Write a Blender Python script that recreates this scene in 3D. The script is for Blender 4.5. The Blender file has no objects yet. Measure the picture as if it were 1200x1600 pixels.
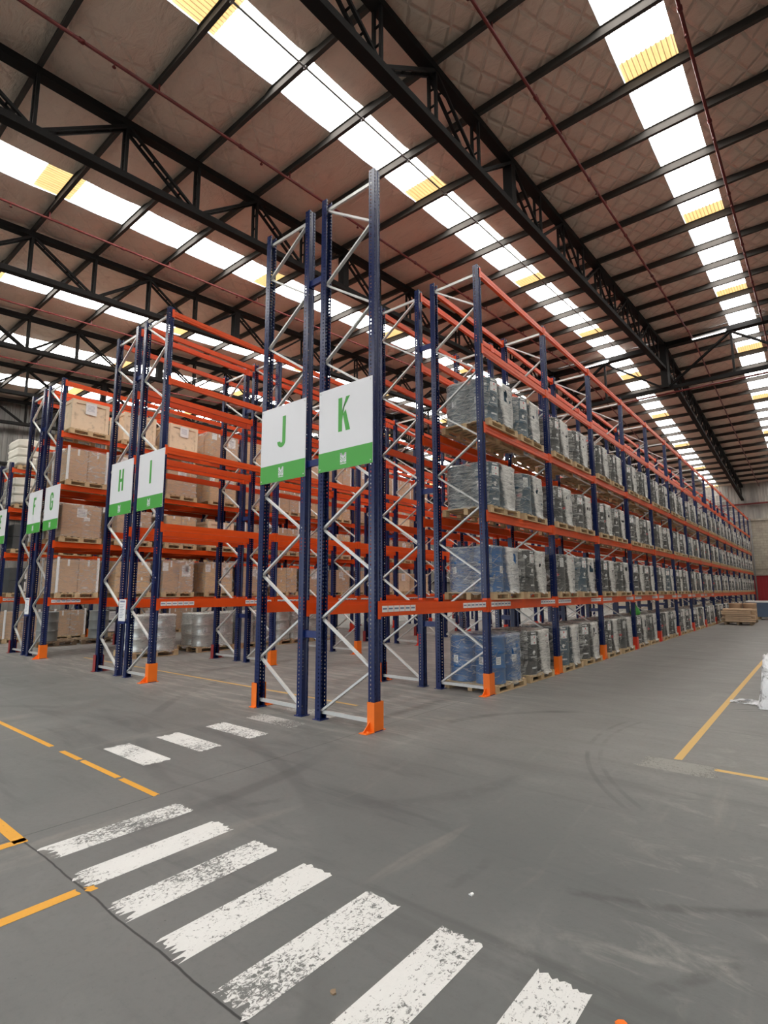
import bpy, bmesh, math, random
from mathutils import Vector, Matrix
R = random.Random(11)
C = bpy.context.scene.collection
S = bpy.context.scene
PI = math.pi

# ------------------------------------------------------------------ camera
cam_d = bpy.data.cameras.new('camera')
cam = bpy.data.objects.new('camera', cam_d); C.objects.link(cam)
H0, F0, YAW, PITCH, ROLL = 1.6053, 833.788, 0.6815, 0.1381, -0.0039
fw = Vector((-math.sin(YAW)*math.cos(PITCH), math.cos(YAW)*math.cos(PITCH), math.sin(PITCH)))
rt = Vector((math.cos(YAW), math.sin(YAW), 0)); up = rt.cross(fw)
r2 = math.cos(ROLL)*rt + math.sin(ROLL)*up; u2 = -math.sin(ROLL)*rt + math.cos(ROLL)*up
M = Matrix((r2, u2, -fw)).transposed().to_4x4(); M.translation = Vector((0, 0, H0))
cam.matrix_world = M
cam_d.sensor_fit = 'AUTO'; cam_d.sensor_width = 36.0
cam_d.lens = F0/1600*36.0
cam_d.shift_x = -6.0146/1600; cam_d.shift_y = 8.0493/1600
cam_d.clip_start = .05; cam_d.clip_end = 300
S.camera = cam

# ------------------------------------------------------------------ light and exposure
WORLD_STRENGTH = 3.2
SKYLIGHT_STRENGTH = 12.0
EXPOSURE = 0.0
S.view_settings.view_transform = 'Standard'; S.view_settings.look = 'None'
S.view_settings.exposure = EXPOSURE; S.view_settings.gamma = 1.0
S.view_settings.use_curve_mapping = False
w = bpy.data.worlds.new('sky'); S.world = w; w.use_nodes = True
bgn = w.node_tree.nodes['Background']; bgn.inputs[0].default_value = (.86, .93, 1, 1); bgn.inputs[1].default_value = WORLD_STRENGTH
FRONT_Y = -9.0
pl = bpy.data.lights.new('daylight_portal', 'AREA'); pl.shape = 'RECTANGLE'; pl.size = 26; pl.size_y = 4.8
pl.cycles.is_portal = True
po = bpy.data.objects.new('daylight_portal', pl); C.objects.link(po)
po.location = (-8, FRONT_Y-.05, 2.4); po.rotation_euler = (PI/2, 0, 0)
S.cycles.max_bounces = 7; S.cycles.diffuse_bounces = 4; S.cycles.glossy_bounces = 3
S.cycles.transparent_max_bounces = 14; S.cycles.sample_clamp_indirect = 6
S.cycles.use_denoising = True
S.cycles.caustics_reflective = False; S.cycles.caustics_refractive = False

# ------------------------------------------------------------------ node helpers
def new_mat(name):
    m = bpy.data.materials.new(name); m.use_nodes = True
    nt = m.node_tree; b = nt.nodes['Principled BSDF']
    return m, nt, b
def N(nt, t, **k):
    n = nt.nodes.new(t)
    for a, v in k.items(): setattr(n, a, v)
    return n
def L(nt, a, b): nt.links.new(a, b)
def setv(nt, sock, v):
    if hasattr(v, 'is_output') or hasattr(v, 'links'): L(nt, v, sock)
    else: sock.default_value = v
def mth(nt, op, a, b=None, c=None, clamp=False):
    n = N(nt, 'ShaderNodeMath', operation=op); n.use_clamp = clamp
    setv(nt, n.inputs[0], a)
    if b is not None: setv(nt, n.inputs[1], b)
    if c is not None: setv(nt, n.inputs[2], c)
    return n.outputs[0]
def sstep(nt, v, a, b):
    n = N(nt, 'ShaderNodeMapRange', interpolation_type='SMOOTHSTEP')
    setv(nt, n.inputs[0], v); n.inputs[1].default_value = a; n.inputs[2].default_value = b
    return n.outputs[0]
def coords(nt, kind='Object'): return N(nt, 'ShaderNodeTexCoord').outputs[kind]
def mapping(nt, v, scale=(1,1,1), rot=(0,0,0), loc=None):
    n = N(nt, 'ShaderNodeMapping'); L(nt, v, n.inputs[0]); n.inputs[3].default_value = scale; n.inputs[2].default_value = rot
    if loc is not None: setv(nt, n.inputs[1], loc)
    return n.outputs[0]
def noise(nt, v, scale, detail=4, rough=.55, dist=0):
    n = N(nt, 'ShaderNodeTexNoise'); L(nt, v, n.inputs['Vector']); n.inputs['Scale'].default_value = scale
    n.inputs['Detail'].default_value = detail; n.inputs['Roughness'].default_value = rough; n.inputs['Distortion'].default_value = dist
    return n.outputs[0]
def mixc(nt, f, a, b):
    n = N(nt, 'ShaderNodeMix', data_type='RGBA'); setv(nt, n.inputs[0], f)
    for s, v in ((n.inputs[6], a), (n.inputs[7], b)):
        if isinstance(v, tuple): s.default_value = (*v[:3], 1)
        else: L(nt, v, s)
    return n.outputs[2]
def bump(nt, b, h, strength=.3, dist=.01):
    n = N(nt, 'ShaderNodeBump'); n.inputs['Strength'].default_value = strength; n.inputs['Distance'].default_value = dist
    L(nt, h, n.inputs['Height']); L(nt, n.outputs[0], b.inputs['Normal'])
def plain(name, col, rough=.5, metal=0, var=.12, scale=6, spec=.5):
    m, nt, b = new_mat(name)
    f = noise(nt, coords(nt), scale, 3)
    d = tuple(max(0, c*(1-var*2)) for c in col); u = tuple(c*(1+var) for c in col)
    L(nt, mixc(nt, f, d, u), b.inputs['Base Color'])
    b.inputs['Roughness'].default_value = rough; b.inputs['Metallic'].default_value = metal
    b.inputs['Specular IOR Level'].default_value = spec
    return m
def emis(name, col, s):
    m, nt, b = new_mat(name); b.inputs['Base Color'].default_value = (*col, 1)
    b.inputs['Emission Color'].default_value = (*col, 1); b.inputs['Emission Strength'].default_value = s
    return m

# ------------------------------------------------------------------ materials
MT = {}
MT['orange'] = plain('orange_powder_coat', (.80, .085, .006), .36, var=.06, spec=.45)
MT['guard'] = plain('guard_orange', (.95, .19, .012), .42, var=.05)
MT['guard_red'] = plain('guard_red', (.70, .045, .015), .42, var=.06)
MT['galv'] = plain('galvanised_steel', (.66, .66, .64), .42, .45, var=.08, scale=14)
MT['blue_plain'] = plain('blue_powder_coat', (.007, .021, .125), .3, var=.05)
MT['truss'] = plain('dark_painted_steel', (.011, .010, .0095), .75, var=.2, scale=3, spec=.2)
MT['purlin'] = plain('sooty_purlin_steel', (.075, .068, .062), .9, var=.2, scale=2, spec=.1)
MT['pipe_red'] = plain('red_pipe_paint', (.15, .014, .012), .45, var=.1)
MT['grey_pipe'] = plain('grey_conduit', (.25, .24, .23), .5)
MT['white'] = plain('white_board', (.80, .80, .82), .35, var=.01)
MT['paper'] = plain('paper_label', (.82, .81, .80), .6, var=.03)
MT['green'] = plain('sign_green', (.068, .38, .055), .4, var=.03)
MT['black'] = plain('black_drum_paint', (.022, .024, .026), .3, var=.15)
MT['blue'] = plain('blue_drum_paint', (.018, .12, .33), .3, var=.1)
MT['teal'] = plain('dark_blue_drum_paint', (.03, .075, .115), .3, var=.1)
MT['silver'] = plain('silver_drum', (.62, .63, .60), .3, .5, var=.08)
MT['grey'] = plain('grey_drum_paint', (.23, .245, .235), .4, var=.1)
MT['red'] = plain('hazard_red', (.62, .02, .035), .5, var=.03)
MT['ink'] = plain('printed_ink', (.18, .2, .3), .6, var=.1)
MT['wood_dark'] = plain('weathered_wood', (.30, .21, .13), .8, var=.25, scale=9)
MT['darktote'] = plain('dark_grey_plastic', (.075, .08, .08), .45, var=.1)
MT['bag'] = plain('cream_bag', (.78, .74, .64), .7, var=.06)
MT['red_door'] = plain('red_door_paint', (.36, .012, .016), .5, var=.08, scale=1)
MT['bluebox'] = plain('slate_blue_plastic', (.10, .15, .24), .5, var=.1)

def post_mat():
    m, nt, b = new_mat('perforated_blue_post')
    b.inputs['Base Color'].default_value = (.0045, .0138, .078, 1); b.inputs['Roughness'].default_value = .27
    sx = N(nt, 'ShaderNodeSeparateXYZ'); L(nt, coords(nt), sx.inputs[0]); x, y, z = sx.outputs
    nx = N(nt, 'ShaderNodeSeparateXYZ'); L(nt, N(nt, 'ShaderNodeNewGeometry').outputs['True Normal'], nx.inputs[0])
    anx = mth(nt, 'ABSOLUTE', nx.outputs[0]); any_ = mth(nt, 'ABSOLUTE', nx.outputs[1])
    fz = mth(nt, 'FRACT', mth(nt, 'MULTIPLY', z, 20.0))
    inz = mth(nt, 'MULTIPLY', mth(nt, 'GREATER_THAN', fz, .25), mth(nt, 'LESS_THAN', fz, .68))
    col = mth(nt, 'LESS_THAN', mth(nt, 'ABSOLUTE', mth(nt, 'SUBTRACT', mth(nt, 'ABSOLUTE', y), .0415)), .0085)
    m1 = mth(nt, 'MULTIPLY', mth(nt, 'MULTIPLY', col, inz), mth(nt, 'GREATER_THAN', anx, .7))
    colx = mth(nt, 'LESS_THAN', mth(nt, 'ABSOLUTE', mth(nt, 'SUBTRACT', x, -.012)), .0075)
    m2 = mth(nt, 'MULTIPLY', mth(nt, 'MULTIPLY', colx, inz), mth(nt, 'GREATER_THAN', any_, .7))
    hole = mth(nt, 'MULTIPLY', mth(nt, 'MAXIMUM', m1, m2), mth(nt, 'GREATER_THAN', z, .1))
    tr = N(nt, 'ShaderNodeBsdfTransparent'); mx = N(nt, 'ShaderNodeMixShader')
    L(nt, hole, mx.inputs[0]); L(nt, b.outputs[0], mx.inputs[1]); L(nt, tr.outputs[0], mx.inputs[2])
    L(nt, mx.outputs[0], nt.nodes['Material Output'].inputs[0])
    return m
MT['post'] = post_mat()

def wood_mat(name, a, c):
    m, nt, b = new_mat(name); o = coords(nt)
    n1 = noise(nt, mapping(nt, o, (3, 3, 30)), 3, 4); n2 = noise(nt, o, 7, 2)
    k = mixc(nt, n1, a, c); L(nt, mixc(nt, sstep(nt, n2, .55, .8), k, tuple(q*.72 for q in a)), b.inputs['Base Color'])
    b.inputs['Roughness'].default_value = .75
    return m
MT['pine'] = wood_mat('pallet_pine', (.50, .34, .18), (.66, .49, .29))
MT['ply'] = wood_mat('crate_plywood', (.72, .55, .37), (.86, .70, .51))
MT['plank'] = wood_mat('sawn_plank', (.60, .40, .25), (.82, .62, .42))

def carton_mat(name, a):
    m, nt, b = new_mat(name); o = coords(nt)
    n = noise(nt, mapping(nt, o, (2, 2, 9)), 2.5, 4)
    L(nt, mixc(nt, n, tuple(q*.82 for q in a), tuple(q*1.12 for q in a)), b.inputs['Base Color'])
    b.inputs['Roughness'].default_value = .8
    return m
MT['carton'] = carton_mat('brown_carton', (.55, .355, .22))
MT['carton2'] = carton_mat('tan_carton', (.66, .43, .235))

def film_mat(name, base, gap, col, rough=.28):
    """stretch film: clear where it clings to a drum, milky where layers bridge the gaps, torn in places"""
    m, nt, b = new_mat(name)
    o = coords(nt); oi = N(nt, 'ShaderNodeObjectInfo').outputs['Random']
    off = N(nt, 'ShaderNodeCombineXYZ'); L(nt, mth(nt, 'MULTIPLY', oi, 37.0), off.inputs[0]); L(nt, mth(nt, 'MULTIPLY', oi, 19.0), off.inputs[2])
    v = mapping(nt, o, (1, 1, 1), (0, 0, 0), off.outputs[0])
    st1 = noise(nt, mapping(nt, v, (1.6, 1.6, 11), (.35, .3, 0)), 2.2, 5, .6, .4)
    st2 = noise(nt, mapping(nt, v, (1.4, 1.4, 9), (-.5, -.6, 0)), 2.6, 4, .6, .3)
    fold = mth(nt, 'MAXIMUM', sstep(nt, st1, .53, .70), sstep(nt, st2, .56, .72))
    sx = N(nt, 'ShaderNodeSeparateXYZ'); L(nt, o, sx.inputs[0]); x, y, z = sx.outputs
    nx = N(nt, 'ShaderNodeSeparateXYZ'); L(nt, N(nt, 'ShaderNodeNewGeometry').outputs['True Normal'], nx.inputs[0])
    isx = mth(nt, 'GREATER_THAN', mth(nt, 'ABSOLUTE', nx.outputs[0]), mth(nt, 'ABSOLUTE', nx.outputs[1]))
    t = y
    wob = mth(nt, 'MULTIPLY', mth(nt, 'SUBTRACT', noise(nt, v, 2.2, 3), .5), .35)
    slant = mth(nt, 'MULTIPLY', mth(nt, 'SUBTRACT', z, .6), .18)
    clear = sstep(nt, mth(nt, 'ADD', mth(nt, 'ADD', y, slant), mth(nt, 'MULTIPLY', wob, .9)), -.17, .03)
    far = mth(nt, 'MULTIPLY', sstep(nt, mth(nt, 'ABSOLUTE', mth(nt, 'ADD', mth(nt, 'SUBTRACT', y, .33), wob)), .04, .22), .34)
    g = mth(nt, 'MULTIPLY', clear, mth(nt, 'ADD', .60, far))
    g = mth(nt, 'ADD', mth(nt, 'MULTIPLY', isx, g), mth(nt, 'MULTIPLY', mth(nt, 'SUBTRACT', 1.0, isx), .20))
    notclear = mth(nt, 'MAXIMUM', clear, mth(nt, 'SUBTRACT', 1.0, isx))
    top = sstep(nt, z, .99, 1.03)
    fine = sstep(nt, noise(nt, mapping(nt, v, (2, 2, 26), (.5, .45, 0)), 3, 4, .6, .3), .55, .68)
    fac = mth(nt, 'ADD', mth(nt, 'ADD', mth(nt, 'MULTIPLY', g, gap), base), mth(nt, 'MULTIPLY', fold, mth(nt, 'ADD', .12, mth(nt, 'MULTIPLY', notclear, .22))))
    hz = mth(nt, 'ADD', mth(nt, 'MULTIPLY', isx, y), mth(nt, 'MULTIPLY', mth(nt, 'SUBTRACT', 1.0, isx), x))
    cross = None
    for k, (sl, fq) in enumerate(((.45, 4.1), (-.38, 4.7), (.16, 3.3), (-.9, 3.0))):
        lv = mth(nt, 'ADD', mth(nt, 'MULTIPLY', mth(nt, 'ADD', z, mth(nt, 'MULTIPLY', hz, sl)), fq), mth(nt, 'ADD', mth(nt, 'MULTIPLY', oi, 11.0*(k+1)), mth(nt, 'MULTIPLY', noise(nt, v, 1.2+k*.3, 2), 1.1)))
        ln = mth(nt, 'SUBTRACT', 1.0, sstep(nt, mth(nt, 'ABSOLUTE', mth(nt, 'SUBTRACT', mth(nt, 'FRACT', lv), .5)), .008, .035))
        cross = ln if cross is None else mth(nt, 'MAXIMUM', cross, ln)
    fac = mth(nt, 'ADD', fac, mth(nt, 'MULTIPLY', mth(nt, 'MULTIPLY', cross, sstep(nt, noise(nt, v, 3.5, 3), .42, .6)), .30))
    fac = mth(nt, 'ADD', fac, mth(nt, 'ADD', mth(nt, 'MULTIPLY', top, .15), mth(nt, 'MULTIPLY', fine, .20)))
    dip = mth(nt, 'MAXIMUM', sstep(nt, st1, .50, .36), sstep(nt, noise(nt, mapping(nt, v, (3, 3, 7), (.7, .6, 0)), 2.4, 5, .65, .5), .48, .36))
    fac = mth(nt, 'MULTIPLY', fac, mth(nt, 'SUBTRACT', 1.0, mth(nt, 'MULTIPLY', dip, .34)))
    # tears near the upper middle
    vo = N(nt, 'ShaderNodeTexNoise'); L(nt, mapping(nt, v, (5, 5, 5)), vo.inputs['Vector']); vo.inputs['Scale'].default_value = 1.0; vo.inputs['Detail'].default_value = 1.5
    tz = mth(nt, 'MULTIPLY', sstep(nt, z, .62, .70), mth(nt, 'SUBTRACT', 1.0, sstep(nt, z, .88, .94)))
    ty = mth(nt, 'MULTIPLY', sstep(nt, t, -.02, .06), mth(nt, 'SUBTRACT', 1.0, sstep(nt, t, .22, .32)))
    tear = mth(nt, 'MULTIPLY', mth(nt, 'MULTIPLY', tz, ty), mth(nt, 'GREATER_THAN', vo.outputs[0], .56))
    fac = mth(nt, 'MULTIPLY', mth(nt, 'MINIMUM', fac, .86), mth(nt, 'SUBTRACT', 1.0, mth(nt, 'GREATER_THAN', tear, .4)), clamp=True)
    b.inputs['Base Color'].default_value = (*col, 1); b.inputs['Roughness'].default_value = rough
    bump(nt, b, mth(nt, 'ADD', mth(nt, 'ADD', st1, st2), mth(nt, 'ADD', mth(nt, 'MULTIPLY', fine, .3), mth(nt, 'MULTIPLY', cross, .25))), .9, .035)
    tr = N(nt, 'ShaderNodeBsdfTransparent'); tr.inputs[0].default_value = (.97, .98, .97, 1)
    mx = N(nt, 'ShaderNodeMixShader')
    L(nt, fac, mx.inputs[0]); L(nt, tr.outputs[0], mx.inputs[1]); L(nt, b.outputs[0], mx.inputs[2])
    L(nt, mx.outputs[0], nt.nodes['Material Output'].inputs[0])
    return m
MT['film'] = film_mat('stretch_film', .11, .85, (.93, .91, .85))
MT['film_thin'] = film_mat('thin_stretch_film', .09, .22, (.93, .92, .90))
MT['film_box'] = film_mat('carton_film', .09, .10, (.92, .89, .84))

def floor_mat():
    m, nt, b = new_mat('worn_concrete_floor'); o = coords(nt)
    big = noise(nt, o, .22, 5, .6, .3); mid = noise(nt, o, 1.4, 6, .62, .5); fine = noise(nt, o, 22, 5, .7)
    stre = noise(nt, mapping(nt, o, (.5, 3.2, 1), (0, 0, .35)), .9, 5, .6, .6)
    stre2 = noise(nt, mapping(nt, o, (2.6, .35, 1), (0, 0, .1)), 1.1, 5, .6, .4)
    col = mixc(nt, sstep(nt, big, .35, .65), (.118, .123, .117), (.150, .150, .143))
    col = mixc(nt, mth(nt, 'MULTIPLY', sstep(nt, mid, .5, .75), .55), col, (.205, .202, .192))
    col = mixc(nt, mth(nt, 'MULTIPLY', sstep(nt, stre, .5, .70), .6), col, (.075, .076, .074))
    col = mixc(nt, mth(nt, 'MULTIPLY', sstep(nt, stre2, .58, .74), .40), col, (.27, .25, .22))
    # lighter, noise-broken tone towards the back of the floor
    sx = N(nt, 'ShaderNodeSeparateXYZ'); L(nt, o, sx.inputs[0]); x, y, z = sx.outputs
    back_tone = mth(nt, 'MULTIPLY', sstep(nt, y, 3.2, 6.5), mth(nt, 'ADD', .25, mth(nt, 'MULTIPLY', noise(nt, mapping(nt, o, (.8, 2.6, 1), (0, 0, -.5)), 1.3, 4), .75)))
    col = mixc(nt, mth(nt, 'MULTIPLY', back_tone, .85), col, (.275, .262, .245))
    # curved tyre marks
    for (cx, cy, r, wd, a0) in ((-3.2, 8.5, 6.1, .10, .35), (2.2, 1.0, 2.9, .12, .55), (-1.5, 5.4, 2.3, .09, .45), (1.0, 6.5, 3.0, .03, .5), (1.0, 6.5, 3.12, .03, .5), (-9, 2.5, 5.2, .11, .35), (-6.0, -1.6, 5.4, .1, .3)):
        dx = mth(nt, 'SUBTRACT', x, cx); dy = mth(nt, 'SUBTRACT', y, cy)
        rr = mth(nt, 'SQRT', mth(nt, 'ADD', mth(nt, 'MULTIPLY', dx, dx), mth(nt, 'MULTIPLY', dy, dy)))
        band = mth(nt, 'SUBTRACT', 1.0, sstep(nt, mth(nt, 'ABSOLUTE', mth(nt, 'SUBTRACT', rr, r)), wd*.4, wd))
        band = mth(nt, 'MULTIPLY', band, mth(nt, 'MULTIPLY', sstep(nt, noise(nt, o, .55, 3), .47, .6), a0))
        col = mixc(nt, band, col, (.055, .055, .054))
    for (ax, ay, bx, by, wd, am) in ((-1.29, 3.03, -.2, 3.62, .055, .6), (-.72, 2.5, -.40, 3.05, .05, .5), (-1.76, 2.6, -1.72, 3.15, .05, .3), (-2.9, 3.2, -2.2, 4.6, .12, .3), (-3.6, 2.6, -3.4, 3.0, .06, .35)):
        ln_ = math.hypot(bx-ax, by-ay); ux, uy = (bx-ax)/ln_, (by-ay)/ln_
        px = mth(nt, 'SUBTRACT', x, ax); py = mth(nt, 'SUBTRACT', y, ay)
        al = mth(nt, 'ADD', mth(nt, 'MULTIPLY', px, ux), mth(nt, 'MULTIPLY', py, uy)); ac = mth(nt, 'SUBTRACT', mth(nt, 'MULTIPLY', px, uy), mth(nt, 'MULTIPLY', py, ux))
        ac = mth(nt, 'ADD', ac, mth(nt, 'MULTIPLY', mth(nt, 'MULTIPLY', al, mth(nt, 'SUBTRACT', al, ln_)), .25))
        q_ = mth(nt, 'MULTIPLY', mth(nt, 'MULTIPLY', sstep(nt, al, 0, .12), mth(nt, 'SUBTRACT', 1.0, sstep(nt, al, ln_-.15, ln_))), mth(nt, 'SUBTRACT', 1.0, sstep(nt, mth(nt, 'ABSOLUTE', ac), wd*.3, wd)))
        col = mixc(nt, mth(nt, 'MULTIPLY', q_, mth(nt, 'MULTIPLY', am, sstep(nt, noise(nt, o, 9, 4), .3, .6))), col, (.06, .06, .058))
    pat = mth(nt, 'MULTIPLY', sstep(nt, noise(nt, mapping(nt, o, (1.3, 2.2, 1), (0, 0, .8)), 1.7, 6, .68, .7), .52, .70), sstep(nt, x, -1.6, -.6))
    col = mixc(nt, mth(nt, 'MULTIPLY', pat, .5), col, (.33, .32, .29))
    foot = mth(nt, 'MULTIPLY', sstep(nt, noise(nt, mapping(nt, o, (.7, 4.5, 1), (0, 0, .2)), 1.6, 5, .65, .4), .47, .62), mth(nt, 'MULTIPLY', sstep(nt, y, 3.9, 5.2), mth(nt, 'SUBTRACT', 1.0, sstep(nt, x, -4.4, -3.0))))
    col = mixc(nt, mth(nt, 'MULTIPLY', foot, .55), col, (.36, .335, .30))
    sp = noise(nt, o, 60, 2, .5)
    col = mixc(nt, mth(nt, 'MULTIPLY', sstep(nt, fine, .45, .8), .35), col, (.09, .09, .087))
    col = mixc(nt, mth(nt, 'MULTIPLY', sstep(nt, sp, .70, .78), .5), col, (.05, .05, .05))
    # sawn joints
    def joint(dist, k):
        wv = mth(nt, 'MULTIPLY', mth(nt, 'SUBTRACT', noise(nt, o, 3, 3), .5), .03)
        return mth(nt, 'MULTIPLY', mth(nt, 'SUBTRACT', 1.0, sstep(nt, mth(nt, 'ABSOLUTE', mth(nt, 'ADD', dist, wv)), .003, .008)), k)
    j = mth(nt, 'MAXIMUM', joint(mth(nt, 'SUBTRACT', y, 1.405), .9), joint(mth(nt, 'ADD', x, 4.29), .55))
    j = mth(nt, 'MAXIMUM', j, joint(mth(nt, 'SUBTRACT', y, 7.4), .4))
    col = mixc(nt, j, col, (.02, .02, .02))
    L(nt, col, b.inputs['Base Color'])
    L(nt, mth(nt, 'ADD', .40, mth(nt, 'MULTIPLY', mid, .3)), b.inputs['Roughness'])
    b.inputs['Specular IOR Level'].default_value = .35
    bump(nt, b, mth(nt, 'ADD', fine, mth(nt, 'MULTIPLY', j, -3.0)), .12, .01)
    return m
MT['floor'] = floor_mat()

def paint_mat(name, col, wear):
    m, nt, b = new_mat(name); o = coords(nt)
    n1 = noise(nt, o, 38, 8, .75, .9); n2 = noise(nt, mapping(nt, o, (5, 1.6, 1), (0, 0, .5)), 12, 6, .75, 1.0); n3 = noise(nt, o, 2.2, 3)
    k = mth(nt, 'ADD', mth(nt, 'MULTIPLY', n1, .5), mth(nt, 'ADD', mth(nt, 'MULTIPLY', n2, .32), mth(nt, 'MULTIPLY', n3, .3)))
    a = mth(nt, 'SUBTRACT', 1.0, sstep(nt, k, wear, wear+.07))
    L(nt, mixc(nt, n1, tuple(q*.80 for q in col), col), b.inputs['Base Color']); b.inputs['Roughness'].default_value = .6
    tr = N(nt, 'ShaderNodeBsdfTransparent'); mx = N(nt, 'ShaderNodeMixShader')
    L(nt, a, mx.inputs[0]); L(nt, tr.outputs[0], mx.inputs[1]); L(nt, b.outputs[0], mx.inputs[2])
    L(nt, mx.outputs[0], nt.nodes['Material Output'].inputs[0])
    return m
MT['white_paint'] = paint_mat('worn_white_paint', (.78, .77, .74), .572)
MT['faded_paint'] = paint_mat('faded_white_paint', (.55, .53, .50), .535)
MT['yellow_paint'] = paint_mat('worn_yellow_paint', (.80, .38, .03), .63)
MT['pale_yellow'] = paint_mat('pale_yellow_paint', (.70, .44, .14), .64)
MT['patch'] = paint_mat('floor_patch_grey', (.30, .29, .26), .56)

def ceiling_mat():
    m, nt, b = new_mat('quilted_roof_insulation'); o = coords(nt)
    sx = N(nt, 'ShaderNodeSeparateXYZ'); L(nt, o, sx.inputs[0]); x, y, z = sx.outputs
    wob = mth(nt, 'MULTIPLY', mth(nt, 'SUBTRACT', noise(nt, o, .8, 2), .5), .25)
    p = mth(nt, 'ADD', mth(nt, 'MULTIPLY', mth(nt, 'ADD', x, mth(nt, 'MULTIPLY', y, .9)), 2.1), wob)
    q = mth(nt, 'ADD', mth(nt, 'MULTIPLY', mth(nt, 'SUBTRACT', x, mth(nt, 'MULTIPLY', y, .38)), 2.5), wob)
    def tri(v): return mth(nt, 'ABSOLUTE', mth(nt, 'SUBTRACT', mth(nt, 'FRACT', v), .5))
    e = mth(nt, 'MINIMUM', mth(nt, 'SUBTRACT', .5, tri(p)), mth(nt, 'SUBTRACT', .5, tri(q)))
    seam = sstep(nt, e, 0, .16)
    wr = noise(nt, mapping(nt, o, (1, 2.2, 1), (0, 0, .5)), 2.2, 6, .62, .6); big = noise(nt, o, .35, 3)
    col = mixc(nt, big, (.73, .575, .46), (.86, .71, .59))
    col = mixc(nt, mth(nt, 'MULTIPLY', sstep(nt, wr, .5, .75), .4), col, (.54, .41, .32))
    quilt = mth(nt, 'MAXIMUM', sstep(nt, x, -4.75, -4.3), mth(nt, 'MULTIPLY', sstep(nt, noise(nt, o, .33, 2), .46, .62), .55))
    col = mixc(nt, mth(nt, 'MULTIPLY', mth(nt, 'MULTIPLY', mth(nt, 'SUBTRACT', 1.0, sstep(nt, e, .0, .03)), .36), quilt), col, (.34, .23, .18))
    L(nt, col, b.inputs['Base Color']); b.inputs['Roughness'].default_value = .55
    bump(nt, b, mth(nt, 'ADD', mth(nt, 'MULTIPLY', mth(nt, 'MULTIPLY', seam, quilt), .50), mth(nt, 'MULTIPLY', wr, .9)), .85, .08)
    return m
MT['ceil'] = ceiling_mat()

def sky_mat(name, col, s, depth):
    m, nt, b = new_mat(name); o = coords(nt)
    sx = N(nt, 'ShaderNodeSeparateXYZ'); L(nt, o, sx.inputs[0]); x = sx.outputs[0]
    f = mth(nt, 'ABSOLUTE', mth(nt, 'SUBTRACT', mth(nt, 'FRACT', mth(nt, 'MULTIPLY', x, 12.5)), .5))
    dirt = noise(nt, mapping(nt, o, (8, .8, 1)), 2.0, 5, .7)
    rib = mth(nt, 'MULTIPLY', sstep(nt, f, .36, .44), depth)
    k = mth(nt, 'MULTIPLY', mth(nt, 'SUBTRACT', 1.0, rib), mth(nt, 'SUBTRACT', 1.15, mth(nt, 'MULTIPLY', sstep(nt, dirt, .45, .75), .35)))
    b.inputs['Base Color'].default_value = (.5, .5, .48, 1); b.inputs['Emission Color'].default_value = (*col, 1)
    L(nt, mth(nt, 'MULTIPLY', k, s), b.inputs['Emission Strength'])
    return m
MT['sky'] = sky_mat('translucent_roof_sheet', (1, .985, .95), SKYLIGHT_STRENGTH, .975)
MT['amber'] = sky_mat('aged_amber_sheet', (1, .64, .24), SKYLIGHT_STRENGTH*.10, .72)

def clad_mat(name, a, c):
    m, nt, b = new_mat(name); o = coords(nt)
    n = noise(nt, mapping(nt, o, (2, 2, .25)), 1.2, 5, .65)
    L(nt, mixc(nt, sstep(nt, n, .3, .7), a, c), b.inputs['Base Color']); b.inputs['Roughness'].default_value = .6
    return m
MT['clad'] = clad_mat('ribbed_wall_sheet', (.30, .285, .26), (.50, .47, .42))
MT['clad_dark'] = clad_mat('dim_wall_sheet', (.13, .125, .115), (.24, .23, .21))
def block_mat():
    m, nt, b = new_mat('concrete_block_wall'); o = coords(nt)
    br = N(nt, 'ShaderNodeTexBrick'); L(nt, mapping(nt, o, (1, 1, 1), (PI/2, 0, 0)), br.inputs['Vector'])
    br.inputs['Color1'].default_value = (.40, .35, .28, 1); br.inputs['Color2'].default_value = (.46, .41, .33, 1); br.inputs['Mortar'].default_value = (.30, .27, .22, 1)
    br.inputs['Scale'].default_value = 1; br.inputs['Brick Width'].default_value = .4; br.inputs['Row Height'].default_value = .2; br.inputs['Mortar Size'].default_value = .012
    n = noise(nt, o, 1.6, 5, .7)
    L(nt, mixc(nt, mth(nt, 'MULTIPLY', sstep(nt, n, .4, .75), .6), br.outputs[0], (.22, .20, .17)), b.inputs['Base Color']); b.inputs['Roughness'].default_value = .85
    return m
MT['block'] = block_mat()

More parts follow.
